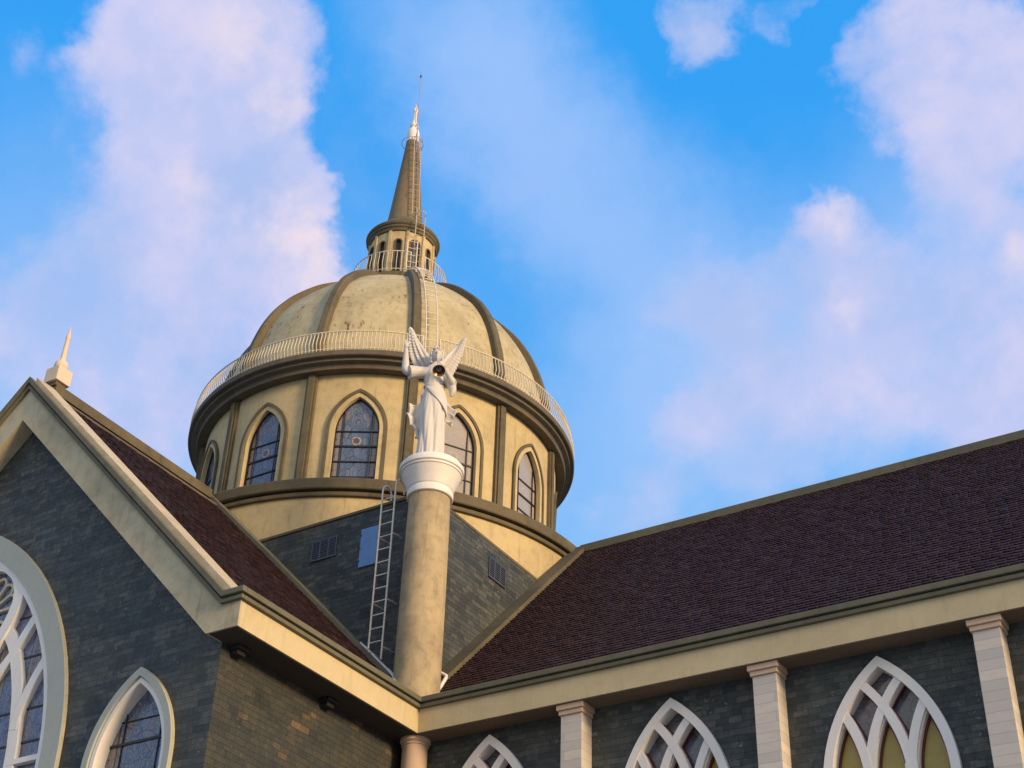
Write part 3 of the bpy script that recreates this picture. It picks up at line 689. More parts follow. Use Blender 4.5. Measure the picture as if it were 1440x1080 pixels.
mb = MB(); mb.ribbon(arch(a-.405, R-.405, zs, 20, sill), arch(a-.53, R-.53, zs, 20, sill), M, -.16, .055)
cnt = 0
def tbar(P, wd):
    global cnt
    cnt += 1; mb.bar(catmull(P, 5), wd, M, -.12, .0+.003*cnt)
stem = [(1.90, -7.5), (1.84, -4.0), (1.76, -2.0), (1.69, -1.4), (1.58, -.8), (1.43, -.30), (1.18, .30), (.97, .62), (.72, .88)]
bar1 = [(0.02, -2.6), (.12, -1.9), (.45, -.75), (.83, -.15), (1.14, .22), (1.38, .60), (1.76, 1.22)]
bar2 = [(1.66, -1.35), (1.70, -.95), (1.90, -.45), (2.10, -.08), (2.34, .30)]
for s_ in (1, -1):
    tbar([(s_*u, v) for u, v in stem], .25); tbar([(s_*u, v) for u, v in bar1], .19); tbar([(s_*u, v) for u, v in bar2], .19)
    cnt += 1; mb.box(s_*1.72, s_*2.60, -2.03, -1.93, -.12, -.005+.003*cnt, M=M)
tbar([(0, -7.5), (0, -5), (0, -2.5)], .22)
mb.build('tracery', WHITE, big, smooth=30)
# pointed rosette
tear = []
for i in range(49):
    t = 2*pi*i/48; s0 = sin(t); 
    x = 1.0*sin(t); z = 1.36-1.0*cos(t)*(-1)
    if cos(t) < 0: z = 1.36+1.0*cos(t)*(1+.30*(-cos(t))**1.5*abs(1)) ; x = 1.0*sin(t)*(1-.10*(-cos(t)))
    tear.append((x, z))
tear = tear[:-1]
def shrink(P, k, cz=1.3): return [(u*k, cz+(v-cz)*k) for u, v in P]
mb = MB(); mb.ribbon(shrink(tear, 1.11), shrink(tear, .85), M, -.125, .05, closed=True)
mb.build('rosette_ring', WHITE, big, smooth=40)
mb = MB(); k_ = 0
for i in range(14):
    t = 2*pi*i/14+.2; c0 = (0, 1.28); k_ += 1
    d = (sin(t), cos(t)); mb.bar([(c0[0]+d[0]*.16, c0[1]+d[1]*.16), (c0[0]+d[0]*.5, c0[1]+d[1]*.5), (c0[0]+d[0]*.70, c0[1]+d[1]*.70)], [.05, .05, .06], M, -.12, -.05+.002*k_)
    t2 = t+pi/14; e2 = []
    for q in range(7):
        aa = t2+(-1+q/3)*pi/14; rr = .70+.10*cos((q-3)/3*pi/2); e2.append((c0[0]+sin(aa)*rr, c0[1]+cos(aa)*rr))
    k_ += 1; mb.bar(e2, .05, M, -.12, -.05+.002*k_)
mb.ribbon([(.2*sin(2*pi*i/16), 1.28+.2*cos(2*pi*i/16)) for i in range(16)], [(.08*sin(2*pi*i/16), 1.28+.08*cos(2*pi*i/16)) for i in range(16)], M, -.122, -.005, closed=True)
mb.build('rosette_petals', plaster('cream_stone', (.66, .55, .38), (.5, .4, .28), .5, .1), big, smooth=40)
pm, uv = pane_mesh(a-.5, R-.5, zs, sill, M, -.25); uv = [(u*2.2 % 1.9-.95, v) for u, v in uv]
nP = arch(a-.5, R-.5, zs, 14, sill)
# finer pane grid so the leaded pattern repeats per light
mbp = MB(); uvp = []
cols = 12
for i in range(cols):
    u0_, u1_ = -(a-.5)+2*(a-.5)*i/cols, -(a-.5)+2*(a-.5)*(i+1)/cols
    b_ = len(mbp.v)
    for u_, vt in ((u0_, arch_h(u0_, a-.5, R-.5, zs)), (u1_, arch_h(u1_, a-.5, R-.5, zs))):
        for vv in (sill, vt):
            mbp.v.append(tuple(M(u_, vv, -.10)))
            lu = (i % 2)+(0 if u_ == u0_ else 1); uvp.append((lu-1.0, vv-sill+(i//2)*3.3))
    mbp.f.append((b_, b_+2, b_+3, b_+1))
mbp.build('stained_pane', GLASS, big, uv=uvp)
mb = MB()
for z in (1.0, .12, -.95, -1.6, -3.2, -4.4, -5.6): mb.box(-(a-.52), a-.52, z-.018, z+.018, -.099, -.085, M=M) if z < .5 else mb.box(-1.9, 1.9, z-.015, z+.015, -.099, -.085, M=M)
mb.build('glazing_bars', BAR, big)

# windows of the long wing: intersecting tracery
def facade_window(xc):
    M = lambda u, v, w: MFAC(xc+u, v, w)
    fw = .15; zb = -8.0
    mb = MB(); mb.ribbon(arch(WA, WR, WZ, 18, zb), arch(WA-fw, WR-fw, WZ, 18, zb), M, -.22, .10)
    o = mb.build('tracery_window', WHITE, church, smooth=30)
    ac = WA-fw/2; Rc = WR-fw/2; q = ac/3; c_ = 0
    mb = MB()
    def arc(s0, sgn):
        P = [(s0*sgn, WZ-.001)]
        for i in range(1, 40):
            v = i*.06; u = s0+Rc-sqrt(max(Rc*Rc-v*v, 0)); z = WZ+v      # curves towards +
            uu = u; lim = arch_h(uu, ac, Rc, WZ)
            P.append((uu*sgn, z))
            if z > lim and i > 3: break
        return P
    for sgn in (1, -1):
        for s0 in (-q, q):
            c_ += 1; mb.bar(arc(s0, sgn), .145, M, -.19, .06+.003*c_)
    for s0 in (-q, q):
        c_ += 1; mb.bar([(s0, zb), (s0, WZ-1), (s0, WZ+.25)], .20, M, -.19, .06+.003*c_)
    mb.build('tracery', WHITE, o, smooth=30)
    # lancet frames (stepped reveal), red borders and ochre panes
    q2 = ac/3
    for uc, in ((-2*q2,), (0,), (2*q2,)):
        Ml = lambda u, v, w, uc=uc: MFAC(xc+uc+u, v, w)
        al = q2+.03; Rl = Rc
        # light bounded by the two neighbouring arcs
        mb = MB(); mb.ribbon(arch(al-.02, Rl-.02, WZ, 14, zb), arch(al-.12, Rl-.12, WZ, 14, zb), Ml, -.185, .0+.002*(uc > 0)+.004*(uc < 0)); mb.build('light_surround', WHITE, o, smooth=30)
        mb = MB(); mb.ribbon(arch(al-.118, Rl-.118, WZ, 14, zb), arch(al-.155, Rl-.155, WZ, 14, zb), Ml, -.18, -.10); mb.build('red_border', RED, o, smooth=30)
        pm, uv = pane_mesh(al-.15, Rl-.15, WZ, zb, Ml, -.14); pm.build('ochre_pane', OCHRE, o, uv=uv)
        mb = MB(); mb.box(-(al-.15), al-.15, WZ-.05, WZ-.02, -.135, -.12, M=Ml); mb.box(-.01, .01, zb, WZ-.05, -.135, -.118, M=Ml); mb.build('glazing_bars', RED, o)
    pm, uv = pane_mesh(WA-.1, WR-.1, WZ, zb, M, -.17); uv = [(u*.6, v*1.3) for u, v in uv]; pm.build('stained_pane', GLASSB, o, uv=uv)
    # thin dark-red line round the stained diamonds: follows the arcs
    mb = MB()
    for sgn in (1, -1):
        for s0 in (-q, q):
            c_ += 1; mb.bar(arc(s0, sgn), .185, M, -.165, -.12+.002*c_)
    mb.build('red_border', RED, o, smooth=30)
for c in WC: facade_window(c)

# vents and hatch on the tower base
def grille(M, label):
    mb = MB(); W_, H_ = .70, .50
    mb.ribbon([(-W_/2, -H_/2), (W_/2, -H_/2), (W_/2, H_/2), (-W_/2, H_/2)], [(-W_/2+.03, -H_/2+.03), (W_/2-.03, -H_/2+.03), (W_/2-.03, H_/2-.03), (-W_/2+.03, H_/2-.03)], M, -.01, .035, closed=True)
    for u in (-W_/6, W_/6): mb.box(u-.018, u+.018, -H_/2+.03, H_/2-.03, .001, .032, M=M)
    for i in range(9):
        z = -H_/2+.05+i*(H_-.1)/8; mb.box(-W_/2+.03, W_/2-.03, z-.009, z+.009, .002, .026, M=M)
    for i in range(16):
        u = -W_/2+.04+i*(W_-.08)/15; mb.box(u-.004, u+.004, -H_/2+.03, H_/2-.03, .003, .018, M=M)
    o = mb.build('vent_grille', GRILL, church, label=label)
    mb = MB(); mb.box(-W_/2+.02, W_/2-.02, -H_/2+.02, H_/2-.02, .0015, .004, M=M); mb.build('vent_back', DARKM, o)
grille(lambda u, v, w: (-3.42+u, .73-w, 4.38+v), 'wide vent grille on the shaded slate wall')
grille(lambda u, v, w: (-.73+w, 3.56+u, 4.45+v), 'vent grille on the sunlit slate wall')
mb = MB(); mb.box(-2.42, -1.96, .700, .735, 3.66, 4.60); h_ = mb.build('access_hatch', HATCH, church, bevel=.008)
mb = MB()
for z in (3.82, 4.12, 4.44): mb.box(-2.415, -2.395, .69, .7, z-.02, z+.02)
mb.build('hinge', DARKM, h_)

# gable finial
fin_ = MB(); fc = (-7.0, -4.50)
fin_.box(fc[0]-.20, fc[0]+.20, fc[1]-.20, fc[1]+.20, 6.80, 7.17)
fo = fin_.build('gable_finial', PEACH, church, bevel=.012)
mb = MB(); mb.box(fc[0]-.14, fc[0]+.14, fc[1]-.14, fc[1]+.14, 6.70, 6.8); mb.build('finial_foot', TRIM, fo)
mb = MB(); mb.lathe([(.10, 7.16), (.14, 7.20), (.155, 7.28), (.14, 7.37), (.09, 7.43), (.065, 7.46), (.06, 7.52), (.05, 7.9), (.046, 8.02), (.055, 8.05), (.05, 8.12), (.03, 8.18), (.012, 8.34), (.001, 8.38)], fc, 28)
mb.build('finial_spindle', PEACH, fo, smooth=45)

# ------------------------------------------------------------------ corner column with capital
CC = (-.57, .60)
column = empty('corner_column', (CC[0], CC[1], .1), 'tall smooth plaster column carrying the white angel, in the inner corner of the roofs', 'column')
mb = MB(); mb.lathe([(.475, -.15), (.47, 1.5), (.462, 3.0), (.45, 4.2), (.44, 4.80)], CC, 64); mb.build('shaft', COLUMN, column, smooth=40)
mb = MB(); mb.lathe([(.43, 4.76), (.478, 4.765), (.495, 4.78), (.500, 4.85), (.495, 4.91), (.475, 4.93), (.470, 4.95), (.49, 4.965), (.50, 4.99), (.52, 5.05), (.575, 5.18), (.625, 5.29), (.645, 5.335), (.665, 5.345), (.672, 5.36), (.672, 5.375), (.66, 5.385),
    (.665, 5.40), (.69, 5.405), (.70, 5.42), (.70, 5.50), (.69, 5.525), (.665, 5.535), (.66, 5.55), (.645, 5.565), (.63, 5.60), (.55, 5.615), (.01, 5.62)], CC, 72)
mb.build('capital', WHITE, column, smooth=32)

# ------------------------------------------------------------------ ladders
def ladder(name, L, R_, rungs, label, r=.02, hooks=(), METAL=METAL):
    """L and R_: rail polylines; rungs: list of (p,q)"""
    base = [(L[0][i]+R_[0][i])/2 for i in range(3)]
    o = empty(name, base, label, 'ladder', 'pale steel ladders fixed to the church')
    for P in (L, R_): MB().tube(P, r, 8).build('side_rail', METAL, o, smooth=60)
    for p, q in rungs: MB().tube([p, q], r*.7, 6).build('rung', METAL, o, smooth=60)
    for h in hooks: MB().tube(h, r*.7, 6).build('wall_stay', METAL, o, smooth=60)
    return o
yl = .40; xl, xr = -1.69, -1.35
def hookpts(x): return [(x, yl, 5.20), (x, yl+.02, 5.32), (x, yl+.12, 5.40), (x, yl+.25, 5.38), (x, yl+.31, 5.28), (x, yl+.32, 5.12)]
Lr = [(xl, yl, 1.50), (xl-.03, yl, 3.0)]; Lr = [(xl, yl, 1.50), (xl, yl, 3.2)]+hookpts(xl); Rr = [(xr, yl, 1.20), (xr, yl, 3.2)]+[(x, y, z+.06) for x, y, z in hookpts(xr)]
rungs = [((xl, yl, z), (xr, yl, z)) for z in [1.62+.305*i for i in range(12)]]
hk = []
for z in (4.10, 2.55, 1.48):
    hk += [[(xl+.0, yl, z-.04), (xl+.05, yl+.15, z-.05), (xl+.05, .73, z-.05)], [(xr, yl, z), (xr+.05, yl+.15, z-.01), (xr+.05, .73, z-.01)]]
ladder('wall_ladder', Lr, Rr, rungs, 'white steel ladder with hooked top against the dark slate wall beside the column', .021, hk)
# dome ladder follows the dome
PH = -40.6
e = radians(PH); ex = Vector((cos(e), sin(e), 0)); ey = Vector((-sin(e), cos(e), 0)); A0 = Vector((AX[0], AX[1], 0))
def dpt(r, z, s_): return tuple(A0 + ex*r + ey*s_ + Vector((0, 0, z)))
PO = offs(catmull(PR, 10), -.10)
PO = [p for p in PO if p[1] < 16.75]
L = [dpt(5.22, 11.16, -.155)]+[dpt(r, z, -.155) for r, z in PO if z > 11.3]+[dpt(1.62, 16.98, -.155), dpt(1.52, 17.25, -.155), dpt(1.50, 18.2, -.155)]
R2 = [dpt(5.22, 11.16, .155)]+[dpt(r, z, .155) for r, z in PO if z > 11.3]+[dpt(1.62, 16.98, .155), dpt(1.52, 17.25, .155), dpt(1.50, 18.2, .155)]
mids = [((Vector(a)+Vector(b))/2) for a, b in zip(L, R2)]; rg = []; acc = 0; 
for i in range(1, len(L)):
    seg = (mids[i]-mids[i-1]).length; t = 0
    while acc+seg-t >= .27:
        t += .27-acc; acc = 0; k = t/seg
        rg.append((Vector(L[i-1]).lerp(Vector(L[i]), k), Vector(R2[i-1]).lerp(Vector(R2[i]), k)))
    acc += seg-t
ladder('dome_ladder', L, R2, rg, 'long white ladder curving up the dome from the balcony to the lantern', .019)
PH2 = radians(-31); ex2 = Vector((cos(PH2), sin(PH2), 0)); ey2 = Vector((-sin(PH2), cos(PH2), 0))
def lpt(r, z, s_): return tuple(A0+ex2*r+ey2*s_+Vector((0, 0, z)))
L = [lpt(1.38, 17.03, -.145), lpt(1.33, 19.62, -.145), lpt(1.25, 19.75, -.145)]; R2 = [lpt(1.38, 17.03, .145), lpt(1.33, 19.62, .145), lpt(1.25, 19.75, .145)]
hoop = [[lpt(1.33, 19.45, -.145), lpt(1.45, 19.45, -.13), lpt(1.53, 19.45, 0), lpt(1.45, 19.45, .13), lpt(1.33, 19.45, .145)]]
ladder('lantern_ladder', L, R2, [(lpt(1.38-.05*i/9, 17.3+.26*i, -.145), lpt(1.38-.05*i/9, 17.3+.26*i, .145)) for i in range(10)], 'short upright ladder in front of the lantern windows', .017, hoop, METAL2)
PH2 = radians(-27); ex2 = Vector((cos(PH2), sin(PH2), 0)); ey2 = Vector((-sin(PH2), cos(PH2), 0))
def sr(z): return .585-(z-19.86)*.0985+.15
zs_ = [19.95+.3*i for i in range(13)]
L = [lpt(sr(z), z, -.12) for z in zs_]; R2 = [lpt(sr(z), z, .12) for z in zs_]
hoops = []
for z, rr in ((23.55, .17), (23.15, .16)):
    hoops.append([lpt(sr(z)-.05+rr*cos(t), z, rr*1.1*sin(t)) for t in [(-.5+i/8)*pi*1.1 for i in range(9)]])
hoops.append([pol(a_, .36, 23.62) for a_ in range(0, 361, 20)])
hoops.append([lpt(sr(22.55), 22.55, 0.12), lpt(sr(22.55)-.17, 22.55, .13)]); hoops.append([lpt(sr(21.3), 21.3, -0.12), lpt(sr(21.3)-.2, 21.3, -.12)])
ladder('spire_ladder', L, R2, [(lpt(sr(20.05+.26*i), 20.05+.26*i, -.12), lpt(sr(20.05+.26*i), 20.05+.26*i, .12)) for i in range(14)], 'narrow pale ladder running up the side of the spire', .016, hoops, METAL2)

# lightning rod, pipes
rod = MB(); rod.tube([pol(-18, .27, 23.1), pol(-18, .20, 24.3), pol(-18, .12, 26.62), pol(-18, .12, 26.72)], [.018, .018, .012, .012], 8)
tag(rod.build('lightning_rod', simple('rod_metal', (.45, .33, .36), .4, .4, .2)), 'thin lightning rod standing taller than the spire tip', 'lightning rod')
pb = MB(); pb.v = []; 
tip = MB(); tip.tube([pol(-18, .12, 26.70), pol(-18, .12, 26.82)], [.03, .02], 8)
ro_ = bpy.data.objects['lightning_rod']; tip.build('rod_tip', DARKM, ro_)
def pipe(name, runs, label, r=.022):
    base = runs[0][0]; o = empty(name, base, label, 'pipe')
    for P in runs: MB().tube(P, r, 8).build('pipe_run', PIPE, o, smooth=60)
    return o
def fz(x): return -x-.27
runs = []
for i, (dy, dx, x1) in enumerate([(.0, 0, -1.98), (.055, .02, -1.90), (.11, .0, -1.30)]):
    y = .49+dy; runs.append([(x1, y, fz(x1)+.03), (-1.2, y, fz(-1.2)+.03), (-.95, y-.18, fz(-.95)+.05), (-.72, y-.38, fz(-.72)+.02), (-.55+dx, y-.46, .18)])
pipe('conduit_pipes', runs, 'thin white conduit pipes running down the flashing to the left of the column base')
pipe('drain_pipe', [[(-.50, 1.20, 1.12), (-.46, 1.16, 1.05), (-.30, 1.22, .95), (-.27, 1.16, .88), (-.24, .95, .60), (-.16, .60, .25)]], 'short white drain pipe with elbow to the right of the column base', .04)

# ------------------------------------------------------------------ angel statue
hx, hy = cos(radians(-52)), sin(radians(-52)); FWD = Vector((hx, hy, 0)); RGT = Vector((-hy, hx, 0))  # RGT = viewer's right
SB = Vector((CC[0], CC[1], 5.62))
def S(x, f, z): return Vector((CC[0], CC[1], 0)) + RGT*(x) + FWD*f + Vector((0, 0, z))
angel = empty('angel_statue', SB, 'white winged angel statue blowing a trumpet, one arm raised, on top of the column', 'statue')
body = MB()
# robe and torso: sections (z, x centre, f centre, half width, half depth)
SEC = [(5.62, -.07, .0, .31, .27), (5.70, -.07, .0, .305, .265), (5.95, -.07, .0, .29, .25), (6.30, -.065, .01, .275, .24), (6.65, -.065, .02, .27, .235), (6.95, -.065, .02, .275, .235), (7.20, -.07, .01, .27, .225),
       (7.45, -.08, 0, .235, .20), (7.62, -.085, 0, .205, .175), (7.72, -.09, 0, .205, .17), (7.85, -.095, .01, .225, .185), (8.0, -.10, .01, .245, .185), (8.12, -.10, 0, .24, .165), (8.22, -.095, -.01, .17, .125), (8.30, -.085, 0, .09, .09), (8.38, -.08, .02, .08, .085), (8.45, -.075, .03, .07, .07)]
NS = 72
def interp(z):
    for a, b in zip(SEC[:-1], SEC[1:]):
        if a[0] <= z <= b[0]:
            t = (z-a[0])/(b[0]-a[0]); return [a[i]+(b[i]-a[i])*t for i in range(5)]
    return list(SEC[-1])
zs2 = [5.62+i*.035 for i in range(81)]
nz = len(zs2)
for z in zs2:
    _, cx, cf, hw, hd = interp(z)
    for j in range(NS):
        t = 2*pi*j/NS; d = 1.0
        if z < 7.66:
            k = min(1, (7.66-z)/.6); 
            ph_ = 1.5*sin((z-5.6)*.9+t)+.6*(z-5.6)*cos(t); fold = .20*(abs(sin(5.5*t+ph_))**.55-.72)+.07*(abs(sin(9*t+1.3-.8*ph_))**.6-.7)
            d += fold*k*(1.0 if z < 7 else .7)
            # forward knee (viewer's left leg)
            kx = math.exp(-((t-(pi/2+.62))/.42)**2)*math.exp(-((z-6.62)/.5)**2)*.22; d += kx
        else: d += .02*sin(12*t+z*9)*(1 if z < 8.15 else 0)
        body.v.append(tuple(S(cx+hw*d*cos(t), cf+hd*d*sin(t), z)))
for i in range(nz-1):
    for j in range(NS): body.f.append((i*NS+j, i*NS+(j+1) % NS, (i+1)*NS+(j+1) % NS, (i+1)*NS+j))
body.f.append(tuple(range(NS))); body.f.append(tuple((nz-1)*NS+j for j in reversed(range(NS))))
def blob(mb, c, r, n=14):
    """ellipsoid; r=(rx,rf,rz)"""
    b = len(mb.v); 
    for i in range(1, n):
        p = pi*i/n
        for j in range(2*n):
            t = pi*j/n; mb.v.append(tuple(S(c[0]+r[0]*sin(p)*cos(t), c[1]+r[1]*sin(p)*sin(t), c[2]+r[2]*cos(p))))
    for i in range(n-2):
        for j in range(2*n): mb.f.append((b+i*2*n+j, b+i*2*n+(j+1) % (2*n), b+(i+1)*2*n+(j+1) % (2*n), b+(i+1)*2*n+j))
    mb.f.append(tuple(b+j for j in range(2*n))); mb.f.append(tuple(b+(n-2)*2*n+j for j in reversed(range(2*n))))
def limb(mb, P, r, n=14): mb.tube([S(*p) for p in catmull(P, 4)], [x[0] for x in catmull([(q, 0) for q in r], 4)], n)
# raised arm (viewer's left): wide sleeve to elbow, bare forearm upright
limb(body, [(-.20, .0, 8.07), (-.38, .03, 8.03), (-.55, .06, 8.00), (-.67, .08, 7.97)], [.13, .135, .15, .165])
limb(body, [(-.62, .08, 7.98), (-.70, .08, 7.98), (-.755, .09, 8.05), (-.765, .10, 8.25), (-.775, .11, 8.45), (-.78, .12, 8.58)], [.07, .088, .088, .078, .058, .048])
blob(body, (-.78, .13, 8.66), (.055, .035, .075))
for dx, l, fx, r_ in ((-.042, .10, -.02, .0145), (-.014, .125, -.005, .0155), (.014, .12, .005, .0155), (.040, .095, .02, .0135)):
    limb(body, [(-.78+dx, .13, 8.70), (-.78+dx+fx*.5, .135, 8.70+l*.55), (-.78+dx+fx, .165, 8.70+l)], [r_, r_*.95, r_*.7], 8)
limb(body, [(-.745, .14, 8.62), (-.70, .165, 8.67), (-.695, .18, 8.715)], [.019, .017, .012], 8)
# trumpet arm (viewer's right): elbow out and low, forearm rising to the mouthpiece
limb(body, [(.02, .0, 8.07), (.14, .03, 8.0), (.24, .05, 7.86), (.31, .09, 7.74)], [.12, .13, .13, .125])
limb(body, [(.30, .10, 7.73), (.27, .22, 7.76), (.18, .33, 7.85), (.11, .42, 7.93)], [.085, .075, .06, .045])
blob(body, (.075, .47, 7.97), (.055, .055, .05))
for i, (dz, ln) in enumerate(((.035, 1.0), (.012, 1.08), (-.012, 1.0), (-.034, .85))):
    limb(body, [(.075, .49, 7.98+dz), (.03*ln, .545, 7.98+dz), (-.03, .545, 7.975+dz), (-.055, .50, 7.97+dz)], [.0165, .0165, .015, .012], 8)
limb(body, [(.06, .44, 8.0), (.02, .44, 8.03), (-.02, .46, 8.035)], [.02, .018, .013], 8)
# hanging sleeve below trumpet elbow
limb(body, [(.24, .08, 7.84), (.31, .07, 7.68), (.33, .06, 7.55), (.30, .05, 7.44)], [.10, .10, .075, .03])
# head: slightly raised, looking out over the corner
HC = (-.075, .06, 8.50)
blob(body, HC, (.125, .145, .175), 16)
blob(body, (-.075, .10, 8.42), (.085, .10, .085), 12)             # jaw
blob(body, (-.075, .17, 8.375), (.035, .03, .028), 10)            # chin
limb(body, [(-.075, .19, 8.56), (-.075, .225, 8.50), (-.075, .205, 8.475)], [.014, .024, .02], 8)   # nose
for sx in (-1, 1):
    limb(body, [(-.075+sx*.02, .195, 8.585), (-.075+sx*.05, .20, 8.597), (-.075+sx*.088, .165, 8.58)], [.012, .016, .01], 8)  # brow
    blob(body, (-.075+sx*.047, .180, 8.555), (.022, .014, .012), 8)  # eye
    blob(body, (-.075+sx*.060, .150, 8.47), (.035, .035, .035), 8)  # cheek
    blob(body, (-.075+sx*.128, .05, 8.52), (.016, .03, .04), 8)    # ear
blob(body, (-.075, .200, 8.437), (.032, .016, .009), 8); blob(body, (-.075, .196, 8.420), (.028, .016, .009), 8)  # lips
o = body.build('body', STATUE, angel)
rm = o.modifiers.new('remesh', 'REMESH'); rm.mode = 'VOXEL'; rm.voxel_size = .011; rm.use_smooth_shade = True
sm = o.modifiers.new('smooth', 'SMOOTH'); sm.factor = .5; sm.iterations = 1
# hair
hair = MB()
for i in range(46):
    a = pi*(.02+.96*random.random())*1.0; ph = -pi*random.random()*.98-.02
    # strands from crown to nape, wavy
    t0 = random.uniform(0, 2*pi)
    if .25*pi < t0 < .75*pi: z0 = 8.66
    P = []
    for k in range(6):
        s_ = k/5; pol_ = .25+1.75*s_; 
        x = -.075+.135*sin(pol_)*cos(t0)*1.03; f = .055+.155*sin(pol_)*sin(t0); z = 8.53+.185*cos(pol_)+.012*sin(6*s_*3+t0*5)
        if sin(t0) > .35 and z < 8.615: break
        P.append((x, f, z))
    if len(P) >= 3:
        if sin(t0) < .3: P += [(P[-1][0]*1.0+.02*random.uniform(-1, 1), P[-1][1]-.01, P[-1][2]-.10), (P[-1][0]+.03*random.uniform(-1, 1), P[-1][1]-.01, P[-1][2]-.17)]
        limb(hair, P, [.018]+[.028]*(len(P)-2)+[.014], 8)
blob(hair, (-.075, .03, 8.57), (.135, .145, .15), 12)
hair.build('hair', STATUE, angel, smooth=70)
# draped sash with billowing ends
def cloth(mb, rows, th=.02):
    """rows: list of polylines of equal length -> thick sheet"""
    n = len(rows); k = len(rows[0]); b = len(mb.v)
    R0 = [[S(*p) for p in r] for r in rows]
    for sgn in (0, 1):
        for i in range(n):
            for j in range(k):
                du = R0[min(i+1, n-1)][j]-R0[max(i-1, 0)][j]; dv = R0[i][min(j+1, k-1)]-R0[i][max(j-1, 0)]
                nn = du.cross(dv); nn = nn.normalized() if nn.length > 1e-9 else Vector((0, 0, 1))
                mb.v.append(tuple(R0[i][j]+nn*(th*(sgn-.5))))
    N_ = n*k
    for i in range(n-1):
        for j in range(k-1):
            mb.f.append((b+i*k+j, b+i*k+j+1, b+(i+1)*k+j+1, b+(i+1)*k+j)); mb.f.append((b+N_+i*k+j, b+N_+(i+1)*k+j, b+N_+(i+1)*k+j+1, b+N_+i*k+j+1))
    for i in range(n-1):
        for j in (0, k-1): mb.f.append((b+i*k+j, b+(i+1)*k+j, b+N_+(i+1)*k+j, b+N_+i*k+j))
    for j in range(k-1):
        for i in (0, n-1): mb.f.append((b+i*k+j, b+i*k+j+1, b+N_+i*k+j+1, b+N_+i*k+j))
sash = MB()
# diagonal overskirt across the front: from the waist at viewer's left to viewer's right hip, ruffled tail
rows = []
for i in range(26):
    s_ = i/25; r = []
    for j in range(10):
        q = j/9
        ang = pi/2+.95-2.3*s_                       # goes round the front
        zt = 7.66-.05*s_; zl = 7.60-.82*s_**1.15
        z = zt+(zl-zt)*q
        _, cx, cf, hw, hd = interp(z); k = 1.10+.035*sin(q*9+s_*5)+.06*q*s_
        r.append((cx+hw*k*cos(ang), cf+hd*k*sin(ang), z))
    rows.append(r)
cloth(sash, rows, .022)
rows = []
for i in range(30):                                  # ruffled tail, viewer's right
    s_ = i/29; r = []
    for j in range(8):
        q = j/7; w = sin(s_*15)*.035*(.3+q)
        r.append((.15+.28*q*(1-.25*s_)+.02*sin(s_*13), .02+w+.05*sin(q*5+s_*9), 7.28-.20*q-.42*s_+.05*sin(s_*14)*q))
    rows.append(r)
cloth(sash, rows, .024)
rows = []
for i in range(34):                                  # billowing cloak edge, viewer's left
    s_ = i/33; r = []
    for j in range(9):
        q = j/8
        out = [(0, .02), (.12, .10), (.25, .30), (.38, .36), (.55, .30), (.75, .14), (1, .02)]
        for (a1, o1), (a2, o2) in zip(out[:-1], out[1:]):
            if a1 <= s_ <= a2: ow = o1+(o2-o1)*(s_-a1)/(a2-a1)
        r.append((-.29-ow*q-.035*sin(s_*30+1)*q, -.03+.055*sin(q*6+s_*4)+.03*sin(s_*30)*q, 7.50-1.35*s_-.05*q+.07*sin(s_*30)*q))
    rows.append(r)
cloth(sash, rows, .026)
# belt cord
belt = [S(-.085+.222*cos(t), .0+.19*sin(t), 7.66-.035*sin(t)+.012*sin(3*t)) for t in [2*pi*i/32 for i in range(32)]]
sash.tube(belt, .02, 8, closed=True)
so_ = sash.build('draped_sash', STATUE, angel, smooth=60)
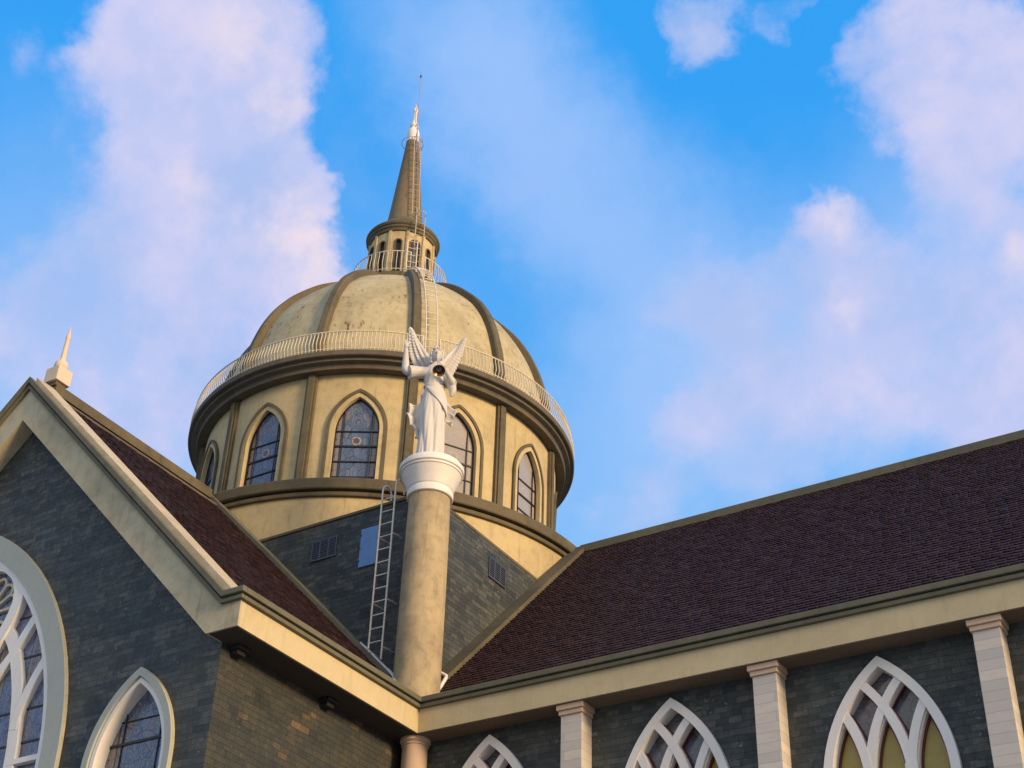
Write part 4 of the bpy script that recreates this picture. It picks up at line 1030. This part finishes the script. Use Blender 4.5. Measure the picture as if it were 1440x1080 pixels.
# wings: overlapping feathers on a curved blade
def wing(root, tip, mid, low):
    """leading edge root->tip; feathers end along the trailing edge low->mid->tip"""
    mb = MB(); r0, t0, m0, l0 = Vector(root), Vector(tip), Vector(mid), Vector(low)
    NF = 14
    def trail(s_):
        return l0*(1-s_)**2 + (m0*2-(l0+t0)*.5)*(2*s_*(1-s_)) + t0*s_*s_
    for frac, lift, w_ in ((1.0, 0, .11), (.66, .026, .10), (.38, .048, .085)):
        for i in range(NF):
            s_ = i/(NF-1); st = r0.lerp(t0, .80*s_**1.1); en = st.lerp(trail(s_), frac)
            d = en-st; L_ = d.length; d = d.normalized(); e_ = Vector((-d.z, 0, d.x)); V = []; nseg = 8
            wf = w_*(1-.5*s_)
            for k in range(nseg+1):
                q = k/nseg; ww = wf*(1.0 if q < .65 else sqrt(max(0, 1-((q-.65)/.35)**2))*.94+.06); cpt = st+d*(L_*q); cv = .05*q*q
                for sg, ff in ((-1, 0), (-.5, .010), (0, .017), (.5, .010), (1, 0)):
                    p_ = cpt+e_*(ww*sg); V.append(S(p_.x, p_.y+lift*(1-.6*s_)+ff+i*.003+cv, p_.z))
                for sg in (1, -1):
                    p_ = cpt+e_*(ww*sg); V.append(S(p_.x, p_.y+lift*(1-.6*s_)-.014+i*.003+cv, p_.z))
            F = [(k*7+j, k*7+(j+1) % 7, (k+1)*7+(j+1) % 7, (k+1)*7+j) for k in range(nseg) for j in range(7)]
            F += [tuple(range(7)), tuple(nseg*7+j for j in reversed(range(7)))]; mb.add(V, F)
    edge = [r0+Vector((0, 0, -.08)), r0.lerp(t0, .3), r0.lerp(t0, .65), r0.lerp(t0, .97)]
    mb.tube([S(p.x, p.y+.04, p.z) for p in edge], [.065, .055, .035, .012], 10)
    return mb.build('wing', STATUE, angel, smooth=60)
wing((-.15, -.28, 8.44), (-.745, -.36, 9.50), (-.72, -.36, 8.85), (-.56, -.34, 8.42))
wing((.0, -.26, 8.46), (.585, -.34, 9.34), (.50, -.34, 8.74), (.30, -.32, 8.16))
# trumpet: thin tube from the lips, bell towards the viewer
a_ = S(-.075, .215, 8.43); b_ = S(-.03, .80, 7.58)
dv = (b_-a_); ts = [0, .04, .3, .6, .75, .85, .92, .97, 1.0]; rs = [.02, .013, .014, .018, .028, .045, .072, .11, .142]
tr = MB(); tr.tube([a_+dv*t for t in ts], rs, 28, cap=False); tr.tube([a_+dv*t for t in [.80, .9, .96, .999]], [.02, .056, .098, .138], 28, cap=False)
to = tr.build('trumpet', STATUE, angel, smooth=60)
tr = MB(); tr.tube([a_+dv*t for t in [.76, .85, .92, .97, 1.003]], [.014, .038, .066, .104, .137], 28, cap=False); tr.build('bell_throat', HORN, to, smooth=60)
tr = MB(); tr.tube([b_+dv.normalized().orthogonal().normalized().cross(dv.normalized())*0 + (dv.normalized().orthogonal().normalized()*cos(t)+dv.normalized().cross(dv.normalized().orthogonal().normalized())*sin(t))*.143 for t in [2*pi*i/28 for i in range(28)]], .009, 6, closed=True)
tr.build('bell_rim', STATUE, to, smooth=60)
